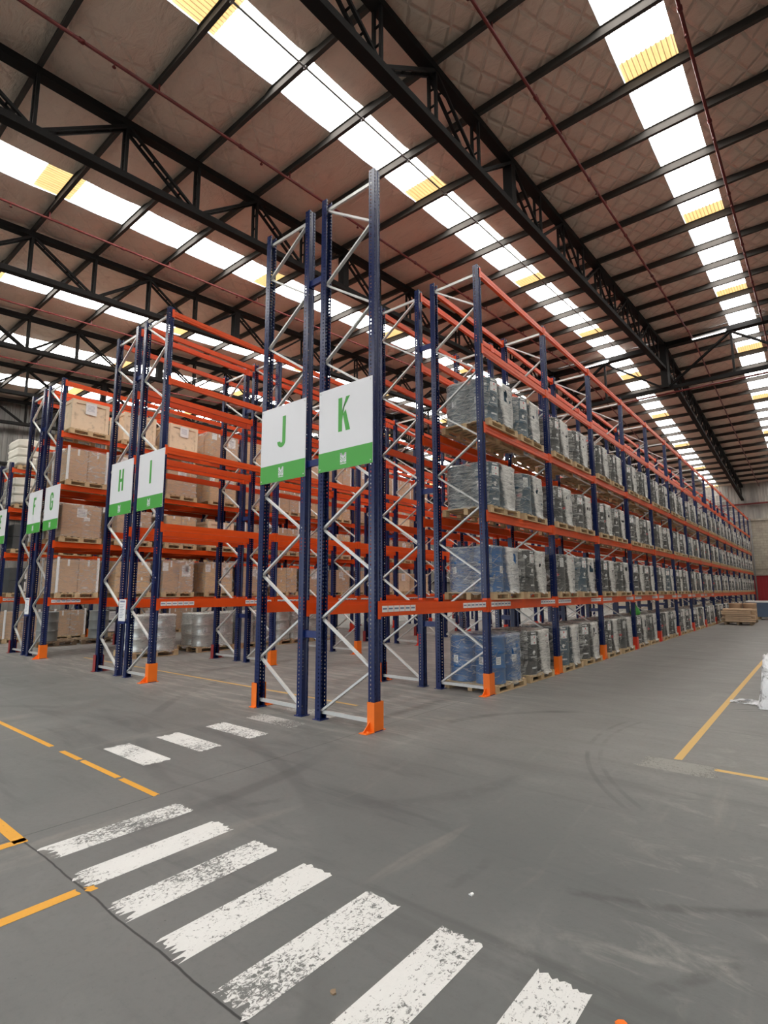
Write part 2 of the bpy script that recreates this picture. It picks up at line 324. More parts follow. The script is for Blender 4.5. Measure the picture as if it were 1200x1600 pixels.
# ------------------------------------------------------------------ mesh builder
class MB:
    def __init__(s): s.v = []; s.f = []; s.m = []; s.sm = []
    def add(s, vs, fs, mi=0, smooth=False):
        o = len(s.v); s.v += [tuple(p) for p in vs]
        for q in fs: s.f.append(tuple(i+o for i in q)); s.m.append(mi); s.sm.append(smooth)
        return s
    def box(s, a, b, mi=0):
        x0, y0, z0 = a; x1, y1, z1 = b
        return s.add([(x0,y0,z0),(x1,y0,z0),(x1,y1,z0),(x0,y1,z0),(x0,y0,z1),(x1,y0,z1),(x1,y1,z1),(x0,y1,z1)],
                     [(3,2,1,0),(4,5,6,7),(0,1,5,4),(1,2,6,5),(2,3,7,6),(3,0,4,7)], mi)
    def cb(s, c, d, mi=0): return s.box([c[i]-d[i]/2 for i in range(3)], [c[i]+d[i]/2 for i in range(3)], mi)
    def bar(s, p, q, w, h, mi=0, ref=(0, 0, 1)):
        p = Vector(p); q = Vector(q); d = (q-p).normalized(); r = Vector(ref)
        if abs(d.dot(r)) > .98: r = Vector((1, 0, 0))
        a = d.cross(r).normalized(); b = a.cross(d)
        vs = []
        for c in (p, q):
            for (i, j) in ((-1,-1),(1,-1),(1,1),(-1,1)): vs.append(c + a*(i*w/2) + b*(j*h/2))
        return s.add(vs, [(3,2,1,0),(4,5,6,7),(0,1,5,4),(1,2,6,5),(2,3,7,6),(3,0,4,7)], mi)
    def tube(s, pts, r, n=8, mi=0):
        o = len(s.v); pts = [Vector(p) for p in pts]
        for i, p in enumerate(pts):
            d = (pts[min(i+1, len(pts)-1)]-pts[max(i-1, 0)]).normalized(); u = Vector((0,0,1)) if abs(d.z) < .95 else Vector((1,0,0))
            a = d.cross(u).normalized(); b = a.cross(d)
            for k in range(n): s.v.append(tuple(p + a*r*math.cos(2*PI*k/n) + b*r*math.sin(2*PI*k/n)))
        for i in range(len(pts)-1):
            for k in range(n):
                s.f.append((o+i*n+k, o+i*n+(k+1) % n, o+(i+1)*n+(k+1) % n, o+(i+1)*n+k)); s.m.append(mi); s.sm.append(True)
        s.f.append(tuple(o+k for k in range(n))); s.m.append(mi); s.sm.append(False)
        e = o+(len(pts)-1)*n; s.f.append(tuple(e+k for k in reversed(range(n)))); s.m.append(mi); s.sm.append(False)
        return s
    def lathe(s, prof, n=28, mi=0, c=(0, 0)):
        o = len(s.v)
        for (r, z) in prof:
            for k in range(n): s.v.append((c[0]+r*math.cos(2*PI*k/n), c[1]+r*math.sin(2*PI*k/n), z))
        for i in range(len(prof)-1):
            for k in range(n):
                s.f.append((o+i*n+k, o+i*n+(k+1) % n, o+(i+1)*n+(k+1) % n, o+(i+1)*n+k)); s.m.append(mi); s.sm.append(True)
        return s
    def prism(s, poly, z0, z1, axis=2, mi=0):
        n = len(poly)
        def P(a, b, t): return (a, b, t) if axis == 2 else ((a, t, b) if axis == 1 else (t, a, b))
        vs = [P(a, b, z0) for a, b in poly]+[P(a, b, z1) for a, b in poly]
        fs = [tuple(reversed(range(n))), tuple(range(n, 2*n))]+[(i, (i+1) % n, n+(i+1) % n, n+i) for i in range(n)]
        return s.add(vs, fs, mi)
    def mesh(s, name, mats):
        me = bpy.data.meshes.new(name); me.from_pydata(s.v, [], s.f)
        for m in (mats if isinstance(mats, (list, tuple)) else [mats]): me.materials.append(MT[m] if isinstance(m, str) else m)
        me.polygons.foreach_set('material_index', s.m); me.polygons.foreach_set('use_smooth', s.sm)
        me.update()
        bm = bmesh.new(); bm.from_mesh(me); bmesh.ops.recalc_face_normals(bm, faces=bm.faces); bm.to_mesh(me); bm.free()
        return me
def ob(name, me, parent=None, loc=(0,0,0), rz=0):
    o = bpy.data.objects.new(name, me); C.objects.link(o)
    o.location = loc; o.rotation_euler = (0, 0, rz)
    if parent: o.parent = parent
    return o
def thing(name, label, cat, loc=(0,0,0), rz=0, group=None, me=None):
    o = ob(name, me, None, loc, rz); o['label'] = label; o['category'] = cat
    if group: o['group'] = group
    return o
def struct(name, me, loc=(0,0,0), parent=None):
    o = ob(name, me, parent, loc); o['kind'] = 'structure'; return o

# ------------------------------------------------------------------ building shell
XL, XR, YF, YB, YR = -29.6, 9.0, FRONT_Y, 50.6, 24.4
def roof(y): return 10.03 + .085*y if y <= YR else 10.03 + .085*YR - .085*(y-YR)   # underside of the purlins
SHEET = .20
floor = struct('floor', MB().box((XL-1, -30, -.2), (XR+1, YB+1, 0)).mesh('floor', 'floor'))

SKY = [(-1.16, -2.07), (-6.04, -6.93), (-11.80, -12.76), (-16.68, -17.75), (-21.45, -22.55), (-26.1, -27.3), (4.66, 3.75)]
SKY = [(min(a), max(a)) for a in SKY]; SKY.sort()
def sheet(x0, x1, y0, y1, off, nx, ny, amp, mi=0, mb=None):
    mb = mb or MB(); vs = []; fs = []
    for j in range(ny+1):
        for i in range(nx+1):
            x = x0+(x1-x0)*i/nx; y = y0+(y1-y0)*j/ny
            ph = ((y-.92)/1.466) % 1
            sag = -amp*abs(math.sin(PI*ph))**.6*(1 if 0 < i < nx else .35)
            vs.append((x, y, roof(y)+off+sag+R.uniform(-1, 1)*amp*.06))
    for j in range(ny):
        for i in range(nx):
            a = j*(nx+1)+i; fs.append((a, a+1, a+nx+2, a+nx+1))
    return mb.add(vs, fs, mi, True)
edges = [XL-.3]+[e for p in SKY for e in p]+[XR+.3]
mb = MB()
for k in range(0, len(edges), 2):
    x0, x1 = edges[k], edges[k+1]
    n = max(2, int((x1-x0)/.6))
    sheet(x0, x1, YF-.3, YR, SHEET, n, 184, .09, 0, mb); sheet(x0, x1, YR, YB+.3, SHEET, n, 140, .09, 0, mb)
struct('ceiling', mb.mesh('ceiling', 'ceil'))
AMB = [3.85+5.864*k for k in range(-2, 9)]
for i, (x0, x1) in enumerate(sorted(SKY, reverse=True)):
    w_o = None
    cuts = sorted(set([YF-.3, YR, YB+.3]+[a-.50 for a in AMB if a-.5 > YF]+[a+.24 for a in AMB if a-.5 > YF]))
    mb = MB(); mb2 = MB()
    for a, c in zip(cuts, cuts[1:]):
        am = any(abs((a+c)/2-(q-.13)) < .3 for q in AMB)
        nx = max(2, int((x1-x0)/.02))
        vs = []; 
        for yy in (a, c):
            for q in range(nx+1):
                xx = x0+(x1-x0)*q/nx; vs.append((xx, yy, roof(yy)+SHEET+.02+.012*math.cos(xx*12.5*2*PI)))
        (mb2 if am else mb).add(vs, [(q, q+1, nx+2+q, nx+1+q) for q in range(nx)], 0, True)
    wn = struct('window_%d' % (i+1), mb.mesh('rooflight', 'sky'))
    ob('amber_sheet', mb2.mesh('amber_sheet', 'amber'), wn)

# purlins: two thin chords with a zig-zag lacing, read as one dark joist
PUR = [.92+1.466*k for k in range(-6, 17)]
PUR = [y for y in PUR if y > YF+.1 and y < YR-.3]
PUR += [2*YR-y for y in PUR if 2*YR-y < YB-.2]
y = 2*YR-PUR[0]
while y < YB-.3:
    if all(abs(y-q) > .3 for q in PUR): PUR.append(y)
    y += 1.466
mb = MB(); mb.box((XL, -.036, 0), (XR, .036, .012)); mb.box((XL, -.006, .012), (XR, .006, .185)); mb.box((XL, -.036, .185), (XR, .036, .197)); mb.box((XL, .030, .012), (XR, .036, .045)); mb.box((XL, -.036, .012), (XR, -.030, .045))
pm = mb.mesh('purlin', 'purlin')
for y in PUR: struct('ceiling_purlin', pm, (0, y, roof(y)))

# trusses along the aisles
TX = [-4.48-4.92*k for k in range(-1, 6)]
CH = 1.20
def chord(mb, y0, y1, off, w_, h_, x=0):
    for sx in (-1, 1): mb.bar((x+sx*(w_/2-.02), y0, roof(y0)+off), (x+sx*(w_/2-.02), y1, roof(y1)+off), .045, h_)
    mb.bar((x, y0, roof(y0)+off-h_/2+.008), (x, y1, roof(y1)+off-h_/2+.008), w_, .016)
    mb.bar((x, y0, roof(y0)+off+h_/2-.008), (x, y1, roof(y1)+off+h_/2-.008), w_, .016)
top = MB(); bot = MB(); webp = MB(); webd = MB()
for (y0, y1) in ((YF, YR), (YR, YB)):
    chord(top, y0, y1, -.07, .20, .13); chord(bot, y0, y1, -CH+.06, .19, .13)
nodes = sorted(PUR)
def lad(mb, p, q, s_=.14, t=.05):
    for sx in (-1, 1): mb.bar((p[0]+sx*s_/2, p[1], p[2]), (q[0]+sx*s_/2, q[1], q[2]), t, t)
    n = max(2, int((Vector(q)-Vector(p)).length/.3))
    for k in range(1, n):
        c = Vector(p).lerp(Vector(q), k/n); mb.bar((c.x-s_/2, c.y, c.z), (c.x+s_/2, c.y, c.z), .03, .02)
for k, y in enumerate(nodes):
    zt = roof(y)-.12; zb = roof(y)-CH+.1
    if abs(y-9.72) < .4: webp.cb((0, y, (zt+zb)/2), (.2, .2, zt-zb))
    else: lad(webp, (0, y, zb), (0, y, zt))
    if round((y-3.852)/1.466) % 2 == 0:
        for dy in (-1, 1):
            y2 = y+dy*1.466
            if YF < y2 < YB: lad(webd, (0, y, zt), (0, y2-dy*.1, roof(y2)-CH+.1))
tm, bm_, pm2, dm = top.mesh('top_chord', 'truss'), bot.mesh('bottom_chord', 'truss'), webp.mesh('web_post', 'truss'), webd.mesh('web_diagonal', 'truss')
king = MB().cb((0, YR, roof(YR)-1.0), (.26, .5, 2.0)).mesh('ridge_column', 'truss')
for x in TX:
    t = struct('roof_truss', None, (x, 0, 0))
    for nm, me in (('top_chord', tm), ('bottom_chord', bm_), ('web_posts', pm2), ('web_diagonals', dm), ('ridge_column', king)): ob(nm, me, t)
# ridge girder between the trusses
zr = roof(YR)
for k in range(len(TX)-1):
    x1, x0 = TX[k], TX[k+1]; xm = (x0+x1)/2
    mb = MB()
    mb.bar((x0, YR, zr-.1), (x1, YR, zr-.1), .3, .2); mb.bar((x0, YR, zr-2.0), (x1, YR, zr-2.0), .16, .14)
    for a in (x0+.1, x1-.1):
        for s_ in (-.07, .07): mb.bar((xm, YR+s_, zr-.2), (a, YR+s_, zr-1.95), .05, .05)
    mb.bar((xm, YR, zr-.2), (xm, YR, zr-1.95), .08, .08)
    struct('ridge_girder', mb.mesh('ridge_girder', 'truss'))

# walls
def ribbed(x0, x1, z0, ztop, mat, axis='x', at=0, n_per=.2):
    mb = MB(); vs = []; fs = []; pts = []
    n = int((x1-x0)/n_per)
    for i in range(n):
        b0 = x0+i*n_per
        for (d, e) in ((0, 0), (.13, 0), (.15, .035), (.18, .035)): pts.append((b0+d, e))
    pts.append((x0+n*n_per, 0))
    for (p, e) in pts:
        if axis == 'x': vs += [(p, at-e, z0), (p, at-e, ztop(p))]
        else: vs += [(at+e, p, z0), (at+e, p, ztop(p))]
    for i in range(len(pts)-1): fs.append((2*i, 2*i+2, 2*i+3, 2*i+1))
    return mb.add(vs, fs).mesh('ribbed_sheet', mat)
WT = 7.1
wb = struct('wall_back', MB().box((XL-.3, YB, 0), (-4.3, YB+.3, WT)).box((-3.2, YB, 0), (XR+.3, YB+.3, WT)).box((-4.3, YB, 2.7), (-3.2, YB+.3, WT)).mesh('block_wall', 'block'))
ob('wall_cladding', ribbed(XL-.2, XR+.2, WT, lambda p: roof(YB)+.3, 'clad', 'x', YB+.12), wb)
mb = MB().box((XL, YB-.16, 8.30), (XR, YB-.02, 8.42)); ob('wall_rail', mb.mesh('wall_rail', 'pipe_red'), wb)
mb = MB().box((XL, YB-.10, WT-.1), (XR, YB, WT+.04))
for z in (3.2, 2.72): mb.box((-4.4, YB-.06, z), (-3.1, YB, z+.16))
ob('wall_ledge', mb.mesh('wall_ledge', 'block'), wb)
ob('drain_pipe', MB().tube([(-4.12, YB-.08, 0), (-4.12, YB-.08, 7.2)], .05).mesh('drain_pipe', 'grey_pipe'), wb)
mb = MB().box((-4.3, YB+.06, 0), (-3.2, YB+.12, 2.7))
for k in range(5): mb.box((-4.27+k*.22, YB+.03, .05), (-4.12+k*.22, YB+.06, 2.62))
d1 = struct('door_1', mb.mesh('red_door', 'red_door'))
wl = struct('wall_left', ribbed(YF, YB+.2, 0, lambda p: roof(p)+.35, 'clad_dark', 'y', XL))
mb = MB()
for z in (2.4, 5.0, 7.6): mb.box((XL+.04, YF, z), (XL+.12, YB, z+.12))
ob('wall_rail', mb.mesh('wall_rail', 'truss'), wl)
struct('wall_right', ribbed(YF, YB+.2, 0, lambda p: roof(p)+.35, 'clad', 'y', XR))
OX0, OX1, OZ = -21.0, 5.0, 4.8
mb = MB().box((XL-.3, YF-.2, 0), (OX0, YF, roof(YF)+.4)).box((OX1, YF-.2, 0), (XR+.3, YF, roof(YF)+.4)).box((OX0, YF-.2, OZ), (OX1, YF, roof(YF)+.4))
struct('wall_front', mb.mesh('wall_front', 'clad'))

# ------------------------------------------------------------------ roof services
def pipe_run(x, rad, zoff, mat, y0, y1, n_heads):
    mb = MB(); ys = [y0]+([YR] if y0 < YR < y1 else [])+[y1]
    mb.tube([(x, y, roof(y)+zoff) for y in ys], rad, 8); return mb
for i, (x, dz, lab) in enumerate([(-.95, -.14, 'red sprinkler pipe right of the rooflight at the photo right edge'), (-3.32, -.16, 'red sprinkler pipe over the open aisle between the big dark truss and right rooflight'),
        (-8.2, -.16, 'red sprinkler pipe left of the rooflight above rack K'), (-13.2, -.16, 'red sprinkler pipe left of the rooflight above racks H and I'),
        (-18.2, -.16, 'red sprinkler pipe above the aisle left of rack F'), (-23.1, -.16, 'red sprinkler pipe nearest the dim left wall')]):
    t = thing('sprinkler_pipe', lab, 'pipe', group='sprinkler pipes under the roof')
    ob('pipe', pipe_run(x, .028, dz, 0, YF+.2, YB-.1, 0).mesh('pipe', 'pipe_red'), t)
    hm = MB().tube([(0, 0, 0), (0, 0, -.07)], .012, 6).lathe([(.001, -.072), (.032, -.07), (.032, -.064), (.001, -.062)], 8).mesh('sprinkler_head', 'pipe_red')
    cm = MB().tube([(0, -.04, 0), (0, .04, 0)], .040, 8).mesh('pipe_coupling', 'pipe_red')
    hg = MB().box((-.008, -.012, 0), (.008, .012, -dz+.02)).mesh('pipe_hanger', 'pipe_red')
    for k in range(8):
        y = 2.4+k*2.932
        ob('sprinkler_head', hm, t, (x, y+.7, roof(y+.7)+dz-.02)); ob('pipe_coupling', cm, t, (x, y+.2, roof(y+.2)+dz)); ob('pipe_hanger', hg, t, (x, 3.852+k*2.932-2.932, roof(3.852+k*2.932-2.932)+dz))
t = thing('sprinkler_main', 'red cross pipe running under the ridge girder', 'pipe')
ob('pipe', MB().tube([(XL+.2, YR+.5, zr-2.05), (XR-.2, YR+.5, zr-2.05)], .04, 8).mesh('pipe', 'pipe_red'), t)
t = thing('cable_conduit', 'thin grey conduit along the right edge of the rooflight above rack K', 'conduit')
ob('conduit', pipe_run(-6.08, .016, -.03, 0, YF+.2, YB-.2, 0).mesh('conduit', 'grey_pipe'), t)
for k in range(12):
    y = .92+k*1.466; ob('conduit_clip', MB().box((-.03, -.02, -.02), (.03, .02, .03)).mesh('clip', 'grey_pipe'), t, (-6.08, y, roof(y)-.03))
MT['lamp'] = emis('fluorescent_tube', (1, .98, .95), 4)
for x, lab in ((-2.75, 'white strip light on the ridge girder over the open aisle'), (-7.3, 'white strip light on the ridge girder above rack K')):
    t = thing('strip_light', lab, 'light', (x, YR-.25, zr-.22), group='strip lights on the ridge girder')
    ob('housing', MB().box((-.62, -.07, 0), (.62, .07, .05)).mesh('housing', 'white'), t)
    ob('tube', MB().tube([(-.58, 0, -.02), (.58, 0, -.02)], .018, 8).mesh('tube', 'lamp'), t)

# ------------------------------------------------------------------ floor markings (paint belongs to the floor)
def stripe(x0, x1, y0, y1, mat, jag=.02, ends='y', seg=16, name='floor_marking'):
    pts = []
    def j(): return R.uniform(-jag, jag)
    n = seg
    a = []; c = []
    if ends == 'y':
        for k in range(n+1):
            x = x0+(x1-x0)*k/n; a.append((x, y0+j()*1.6)); c.append((x, y1+j()*.5))
    else:
        for k in range(n+1):
            y = y0+(y1-y0)*k/n; a.append((x0+j(), y)); c.append((x1+j(), y))
    vs = [(p[0], p[1], .0015) for p in a+c]
    fs = [(k, k+1, n+2+k, n+1+k) for k in range(n)]
    o = ob(name, MB().add(vs, fs).mesh(name, mat), floor); o['kind'] = 'structure'; return o
for x in (-4.01, -3.51, -3.035, -2.56, -2.07, -1.585, -1.10): stripe(x, x+.23, 1.44, 2.355, 'white_paint', .03)
stripe(-.60, -.37, 1.44, 2.355, 'white_paint', .03)
for y0, m in ((2.64, 'white_paint'), (3.21, 'white_paint'), (3.82, 'white_paint'), (4.40, 'faded_paint'), (5.02, 'faded_paint')): stripe(-5.95, -5.08, y0, y0+.27, m, .02, 'x', 10)
for x0, x1 in ((-9.6, -8.55), (-8.4, -6.47), (-6.2, -5.75), (-5.7, -4.95), (-4.9, -4.29)): stripe(x0, x1, 2.315, 2.37, 'yellow_paint', .012, 'x', 4)
stripe(-4.26, -4.18, 1.0, 1.42, 'yellow_paint', .008, 'y', 4)
stripe(-5.2, -4.2, 1.345, 1.42, 'yellow_paint', .01, 'x', 4)
stripe(-3.325, -3.25, .3, 1.375, 'yellow_paint', .012, 'y', 5)
stripe(-3.30, -3.235, 1.41, 1.46, 'yellow_paint', .015, 'y', 4)
stripe(-1.275, -1.205, 5.92, 16.5, 'pale_yellow', .006, 'y', 4)
stripe(-.92, .6, 5.76, 5.83, 'pale_yellow', .006, 'x', 3)
stripe(-14.5, -5.3, 5.80, 5.86, 'pale_yellow', .006, 'x', 12)
stripe(-1.50, -.90, 5.50, 5.87, 'patch', .05, 'x', 12)

# ------------------------------------------------------------------ pallet racking
HT = 7.22
def thick(poly, t):
    n = len(poly); l = []; r_ = []
    for i in range(n):
        p = Vector(poly[i]); a = Vector(poly[max(i-1, 0)]); b = Vector(poly[min(i+1, n-1)])
        d = Vector((0, 0))
        if i > 0: d += (p-a).normalized()
        if i < n-1: d += (b-p).normalized()
        d = d.normalized() if d.length > 1e-6 else Vector((1, 0)); nn = Vector((-d.y, d.x))*t/2
        l.append(tuple(p+nn)); r_.append(tuple(p-nn))
    return l, r_
def post_mesh(h):
    path = [(-.045, .034), (-.045, .055), (.045, .055), (.045, .028), (.034, .02), (.034, -.02), (.045, -.028), (.045, -.055), (-.045, -.055), (-.045, -.034)]
    l, r_ = thick(path, .005); mb = MB(); n = len(path)
    poly = l+r_[::-1]
    vs = [(a, b, .008) for a, b in poly]+[(a, b, h) for a, b in poly]; m = len(poly)
    fs = [(i, (i+1) % m, m+(i+1) % m, m+i) for i in range(m)]
    for base in (0, m):
        for i in range(n-1): fs.append((base+i, base+i+1, base+m-2-i, base+m-1-i))
    mb.add(vs, fs)
    mb.box((-.07, -.075, 0), (.07, .075, .010), 1)
    for sy in (-1, 1): mb.lathe([(.001, .026), (.012, .024), (.012, .01)], 6, 1, (0, sy*.066))
    return mb.mesh('post', ['post', 'blue_plain'])
def brace_mesh(h, D=.9):
    mb = MB(); xi, xo = -D/2+.02, D/2-.02
    mb.bar((xi, 0, .1), (xo, 0, .1), .03, .045); mb.bar((xi, 0, h-.15), (xo, 0, h-.15), .03, .045)
    k = 0; z = .1; nd = 2*round((h-.25)/1.165); dz = (h-.25)/nd
    for _ in range(nd):
        a, b = ((xi, xo) if k % 2 == 0 else (xo, xi))
        off = .004 if k % 2 else -.004
        mb.bar((a, off, z+.004), (b, off, z+dz-.004), .026, .045, 0, (0, 1, 0)); z += dz; k += 1
    return mb.mesh('bracing', 'galv')
def guard_mesh(mat):
    mb = MB(); x = .45
    mb.box((x+.058, -.085, 0), (x+.068, .085, .33)); mb.box((x-.04, -.085, 0), (x+.062, -.076, .33)); mb.box((x-.04, .076, 0), (x+.062, .085, .33))
    mb.box((x-.05, -.22, 0), (x+.07, -.076, .010)); mb.box((x-.05, .076, 0), (x+.07, .12, .010))
    for s_ in (-1,): mb.prism([(s_*.08, .008), (s_*.21, .008), (s_*.08, .12)], x-.005, x+.005, 0)
    mb.lathe([(.001, .028), (.014, .026), (.014, .008)], 6, 0, (x+.035, -.16))
    return mb.mesh('post_guard', mat)
PM = {h: post_mesh(h) for h in (HT, 5.9)}; BM = {h: brace_mesh(h) for h in (HT, 5.9)}
GM = {k: guard_mesh(k) for k in ('guard', 'guard_red')}
MT['shade_red'] = plain('shaded_red_guard', (.30, .03, .03), .5); GM['shade_red'] = guard_mesh('shade_red')  # guard colour darkened to stand in for shade on the far-side posts
BHS = [.155, .135, .13, .115, .11]
def beam_geo(mb, x, y0, y1, ztop, s, BH=.15):
    """one box beam with a step and a hook plate at both ends; s: +1 when the aisle is on the +X side"""
    z0 = ztop-BH
    a, b = sorted((x+s*.005, x+s*.040)); mb.box((a, y0+.056, z0), (b, y1-.056, ztop))
    for za, zb in ((0, .36), (.44, 1)):
        a, b = sorted((x+s*.035, x+s*.045)); mb.box((a, y0+.056, z0+BH*za), (b, y1-.056, z0+BH*zb))
    a, b = sorted((x-s*.012, x+s*.005)); mb.box((a, y0+.056, z0), (b, y1-.056, ztop-.035))
    for yy, d in ((y0, 1), (y1, -1)):
        a, b = sorted((x-s*.03, x+s*.048)); c, e = sorted((yy+d*.0555, yy+d*.061)); mb.box((a, c, z0-.03), (b, e, ztop+.03))
        a, b = sorted((x+s*.046, x+s*.053)); c, e = sorted((yy+d*.006, yy+d*.061)); mb.box((a, c, z0-.03), (b, e, ztop+.03))
    return mb
LAB = MB()
for k in range(6):
    LAB.box((0, .09+k*.115, -.105), (.0025, .09+k*.115+.105, -.03), 0)
    LAB.box((.0025, .10+k*.115, -.075), (.0032, .09+k*.115+.09, -.055), 1)
labm = LAB.mesh('location_labels', ['paper', 'ink'])

def rack(letter, xin, xout, ys, levels, h, label, skip, guardsel, nlab):
    s = 1 if xout > xin else -1
    xc = (xin+xout)/2
    rk = thing('pallet_rack', label, 'pallet rack', (xc, ys[0], 0), 0, 'blue and orange pallet racks')
    rz = 0 if s > 0 else PI
    for i, y in enumerate(ys):
        fr = ob('upright_frame', BM[h], rk, (0, y-ys[0], 0), rz)
        ob('post', PM[h], fr, (.45, 0, 0)); ob('post', PM[h], fr, (-.45, 0, 0), PI)
        ob('post_guard', GM[guardsel(i)], fr)
    todo = []
    for i in range(len(ys)-1):
        for li, z in enumerate(levels):
            if (i, li) in skip: continue
            for side, x in ((s, (xout-xc)), (-s, (xin-xc))): todo.append((ys[i]-ys[0], ys[i+1]-ys[0], z, x, side, li, i))
    rest = MB()
    for k, (y0, y1, z, x, side, li, i) in enumerate(todo):
        if k < 96:
            b = ob('beam', beam_geo(MB(), 0, 0, y1-y0, 0, side, BHS[li]).mesh('beam', 'orange'), rk, (x, y0, z))
            if li == 0 and side == s and i < nlab:
                for yy in (.0, y1-y0-.86): ob('location_labels', labm, b, ((.0452 if s > 0 else -.0477), yy, 0))
        else: beam_geo(rest, x, y0, y1, z, side, BHS[li])
    if rest.v:
        o = ob('beam', rest.mesh('far_beams', 'orange'), rk); o['kind'] = 'stuff'
    return rk
LV = [1.46, 2.89, 4.38, 5.76, 7.15]
ysK = [4.94]+[7.68+2.803*k for k in range(16)]
ysI = [5.02]+[7.76+2.803*k for k in range(10)]
ysG = [5.09]+[7.85+2.803*k for k in range(8)]
ysE = [5.58+2.803*k for k in range(6)]
skK = {(0, l) for l in (1, 2, 3, 4)}
gK = lambda i: 'guard' if i < 4 else 'guard_red'
gR = lambda i: 'guard' if i < 2 else 'guard_red'
gD = lambda i: 'shade_red'
rk = {}
rk['K'] = rack('K', -5.12, -4.22, ysK, LV, HT, 'blue and orange pallet rack under sign K, its aisle side full of wrapped drums', skK, gK, 9)
rk['J'] = rack('J', -5.47, -6.37, ysK, LV, HT, 'empty blue and orange pallet rack under sign J, back to back with rack K', skK, gR, 3)
rk['I'] = rack('I', -10.51, -9.61, ysI, LV, HT, 'empty blue and orange pallet rack under the sign I', set(), lambda i: 'guard' if i < 3 else 'guard_red', 4)
rk['H'] = rack('H', -10.87, -11.77, ysI, LV, HT, 'empty blue and orange pallet rack under sign H, backing onto rack I', set(), gD, 0)
rk['G'] = rack('G', -16.00, -15.10, ysG, LV, HT, 'pallet rack under sign G stacked with brown cartons and crates', set(), gR, 3)
rk['F'] = rack('F', -16.36, -17.26, ysG, LV, HT, 'blue and orange pallet rack under sign F, backing onto rack G', set(), gD, 0)
rk['E'] = rack('E', -21.50, -20.60, ysE, LV[:3]+[5.7], 5.9, 'lower blue and orange pallet rack under sign E at the photo left edge', set(), gR, 2)
rk['D'] = rack('D', -21.86, -22.76, ysE, LV[:3]+[5.7], 5.9, 'lower blue and orange pallet rack behind rack E by the left wall', set(), gD, 0)
# row spacers tie the two racks of a pair together
for a, xa, xb, ys, h in (('K', -5.47, -5.12, ysK, HT), ('I', -10.87, -10.51, ysI, HT), ('G', -16.36, -16.0, ysG, HT), ('E', -21.86, -21.5, ysE, 5.9)):
    ln = xb-xa-.09
    sm = MB().box((-ln/2, -.02, -.045), (ln/2, .02, .045)).box((-ln/2, -.05, -.06), (-ln/2+.008, .05, .06)).box((ln/2-.008, -.05, -.06), (ln/2, .05, .06)).mesh('row_spacer', 'blue_plain')
    for i, y in enumerate(ys):
        for z in (1.05, 3.36) + ((6.05,) if h > 6 else ()):
            ob('row_spacer', sm, rk[a], ((xa+xb)/2-rk[a].location.x, y-ys[0], z))

# ------------------------------------------------------------------ aisle signs
def letter_polys(ch):
    W, Hh, t = .21, .46, .07
    rects = lambda *a: [[(x0, z0), (x1, z0), (x1, z1), (x0, z1)] for x0, z0, x1, z1 in a]
    if ch == 'K': return rects((0, 0, t, Hh)) + [[(t, .17), (t, .27), (W-.065, Hh), (W, Hh)][::1] and [(t, .14), (W-.07, Hh), (W, Hh), (t, .27)], [(.085, .23), (.135, .285), (W+.005, 0), (W-.075, 0)]]
    if ch == 'I': return rects((.07, 0, .14, Hh))
    if ch == 'H': return rects((0, 0, t, Hh), (W-t, 0, W, Hh), (t, .195, W-t, .265))
    if ch == 'F': return rects((0, 0, t, Hh), (t, Hh-t, W-.02, Hh), (t, .20, W-.05, .27))
    if ch == 'E': return rects((0, 0, t, Hh), (t, Hh-t, W-.02, Hh), (t, .20, W-.05, .27), (t, 0, W-.02, t))
    def arc(cx, cz, ro, ri, a0, a1, n=10, sz=1.0):
        out = []
        for k in range(n):
            b0 = math.radians(a0+(a1-a0)*k/n); b1 = math.radians(a0+(a1-a0)*(k+1)/n)
            out.append([(cx+ri*math.cos(b0), cz+sz*ri*math.sin(b0)), (cx+ro*math.cos(b0), cz+sz*ro*math.sin(b0)), (cx+ro*math.cos(b1), cz+sz*ro*math.sin(b1)), (cx+ri*math.cos(b1), cz+sz*ri*math.sin(b1))])
        return out
    if ch == 'J': return rects((.10, .09, .17, Hh)) + arc(.08, .09, .09, .022, 180, 360, 12)
    if ch == 'G': return rects((0, .1, t, Hh-.1), (W-t, .1, W, .24), (W-.115, .19, W-t, .24), (W-t, Hh-.15, W, Hh-.1)) + arc(W/2, .1, W/2, W/2-t, 180, 360, 14) + arc(W/2, Hh-.1, W/2, W/2-t, 0, 180, 14)
    return []
def flat(polys, y, mi, mb, x0=0, z0=0, sx=1, sz=1):
    for p in polys: mb.add([(x0+a*sx, y, z0+b*sz) for a, b in p], [tuple(range(len(p)))], mi)
def logo(mb, cx, z0, y):
    u = .011
    M1 = [[(-5, 2.6), (-2.4, 2.6), (-2.4, 13), (-5, 14)], [(5, 2.6), (2.4, 2.6), (2.4, 13), (5, 14)], [(-5, 14), (-2.6, 14), (0, 9.6), (0, 5.2)], [(5, 14), (2.6, 14), (0, 9.6), (0, 5.2)], [(-2.4, 2.6), (2.4, 2.6), (2.4, 7.8), (0, 5.2)], [(-2.4, 2.6), (0, 5.2), (-2.4, 7.8)], [(-5, .3), (5, .3), (5, 1.7), (-5, 1.7)]]
    flat(M1, y, 0, mb, cx, z0, u, u)
    for dz in (0, -2.6):
        flat([[(-4.6, 10.2+dz), (0, 5.6+dz), (0, 4.9+dz), (-4.6, 9.5+dz)], [(4.6, 10.2+dz), (0, 5.6+dz), (0, 4.9+dz), (4.6, 9.5+dz)]], y-.0006, 1, mb, cx, z0, u, u)
    flat([[(k-.25, .5), (k+.25, .5), (k+.25, 1.5), (k-.25, 1.5)] for k in (-3.6, -1.8, 0, 1.8, 3.6)], y-.0006, 1, mb, cx, z0, u, u)
LETDX = {'I': -.105}
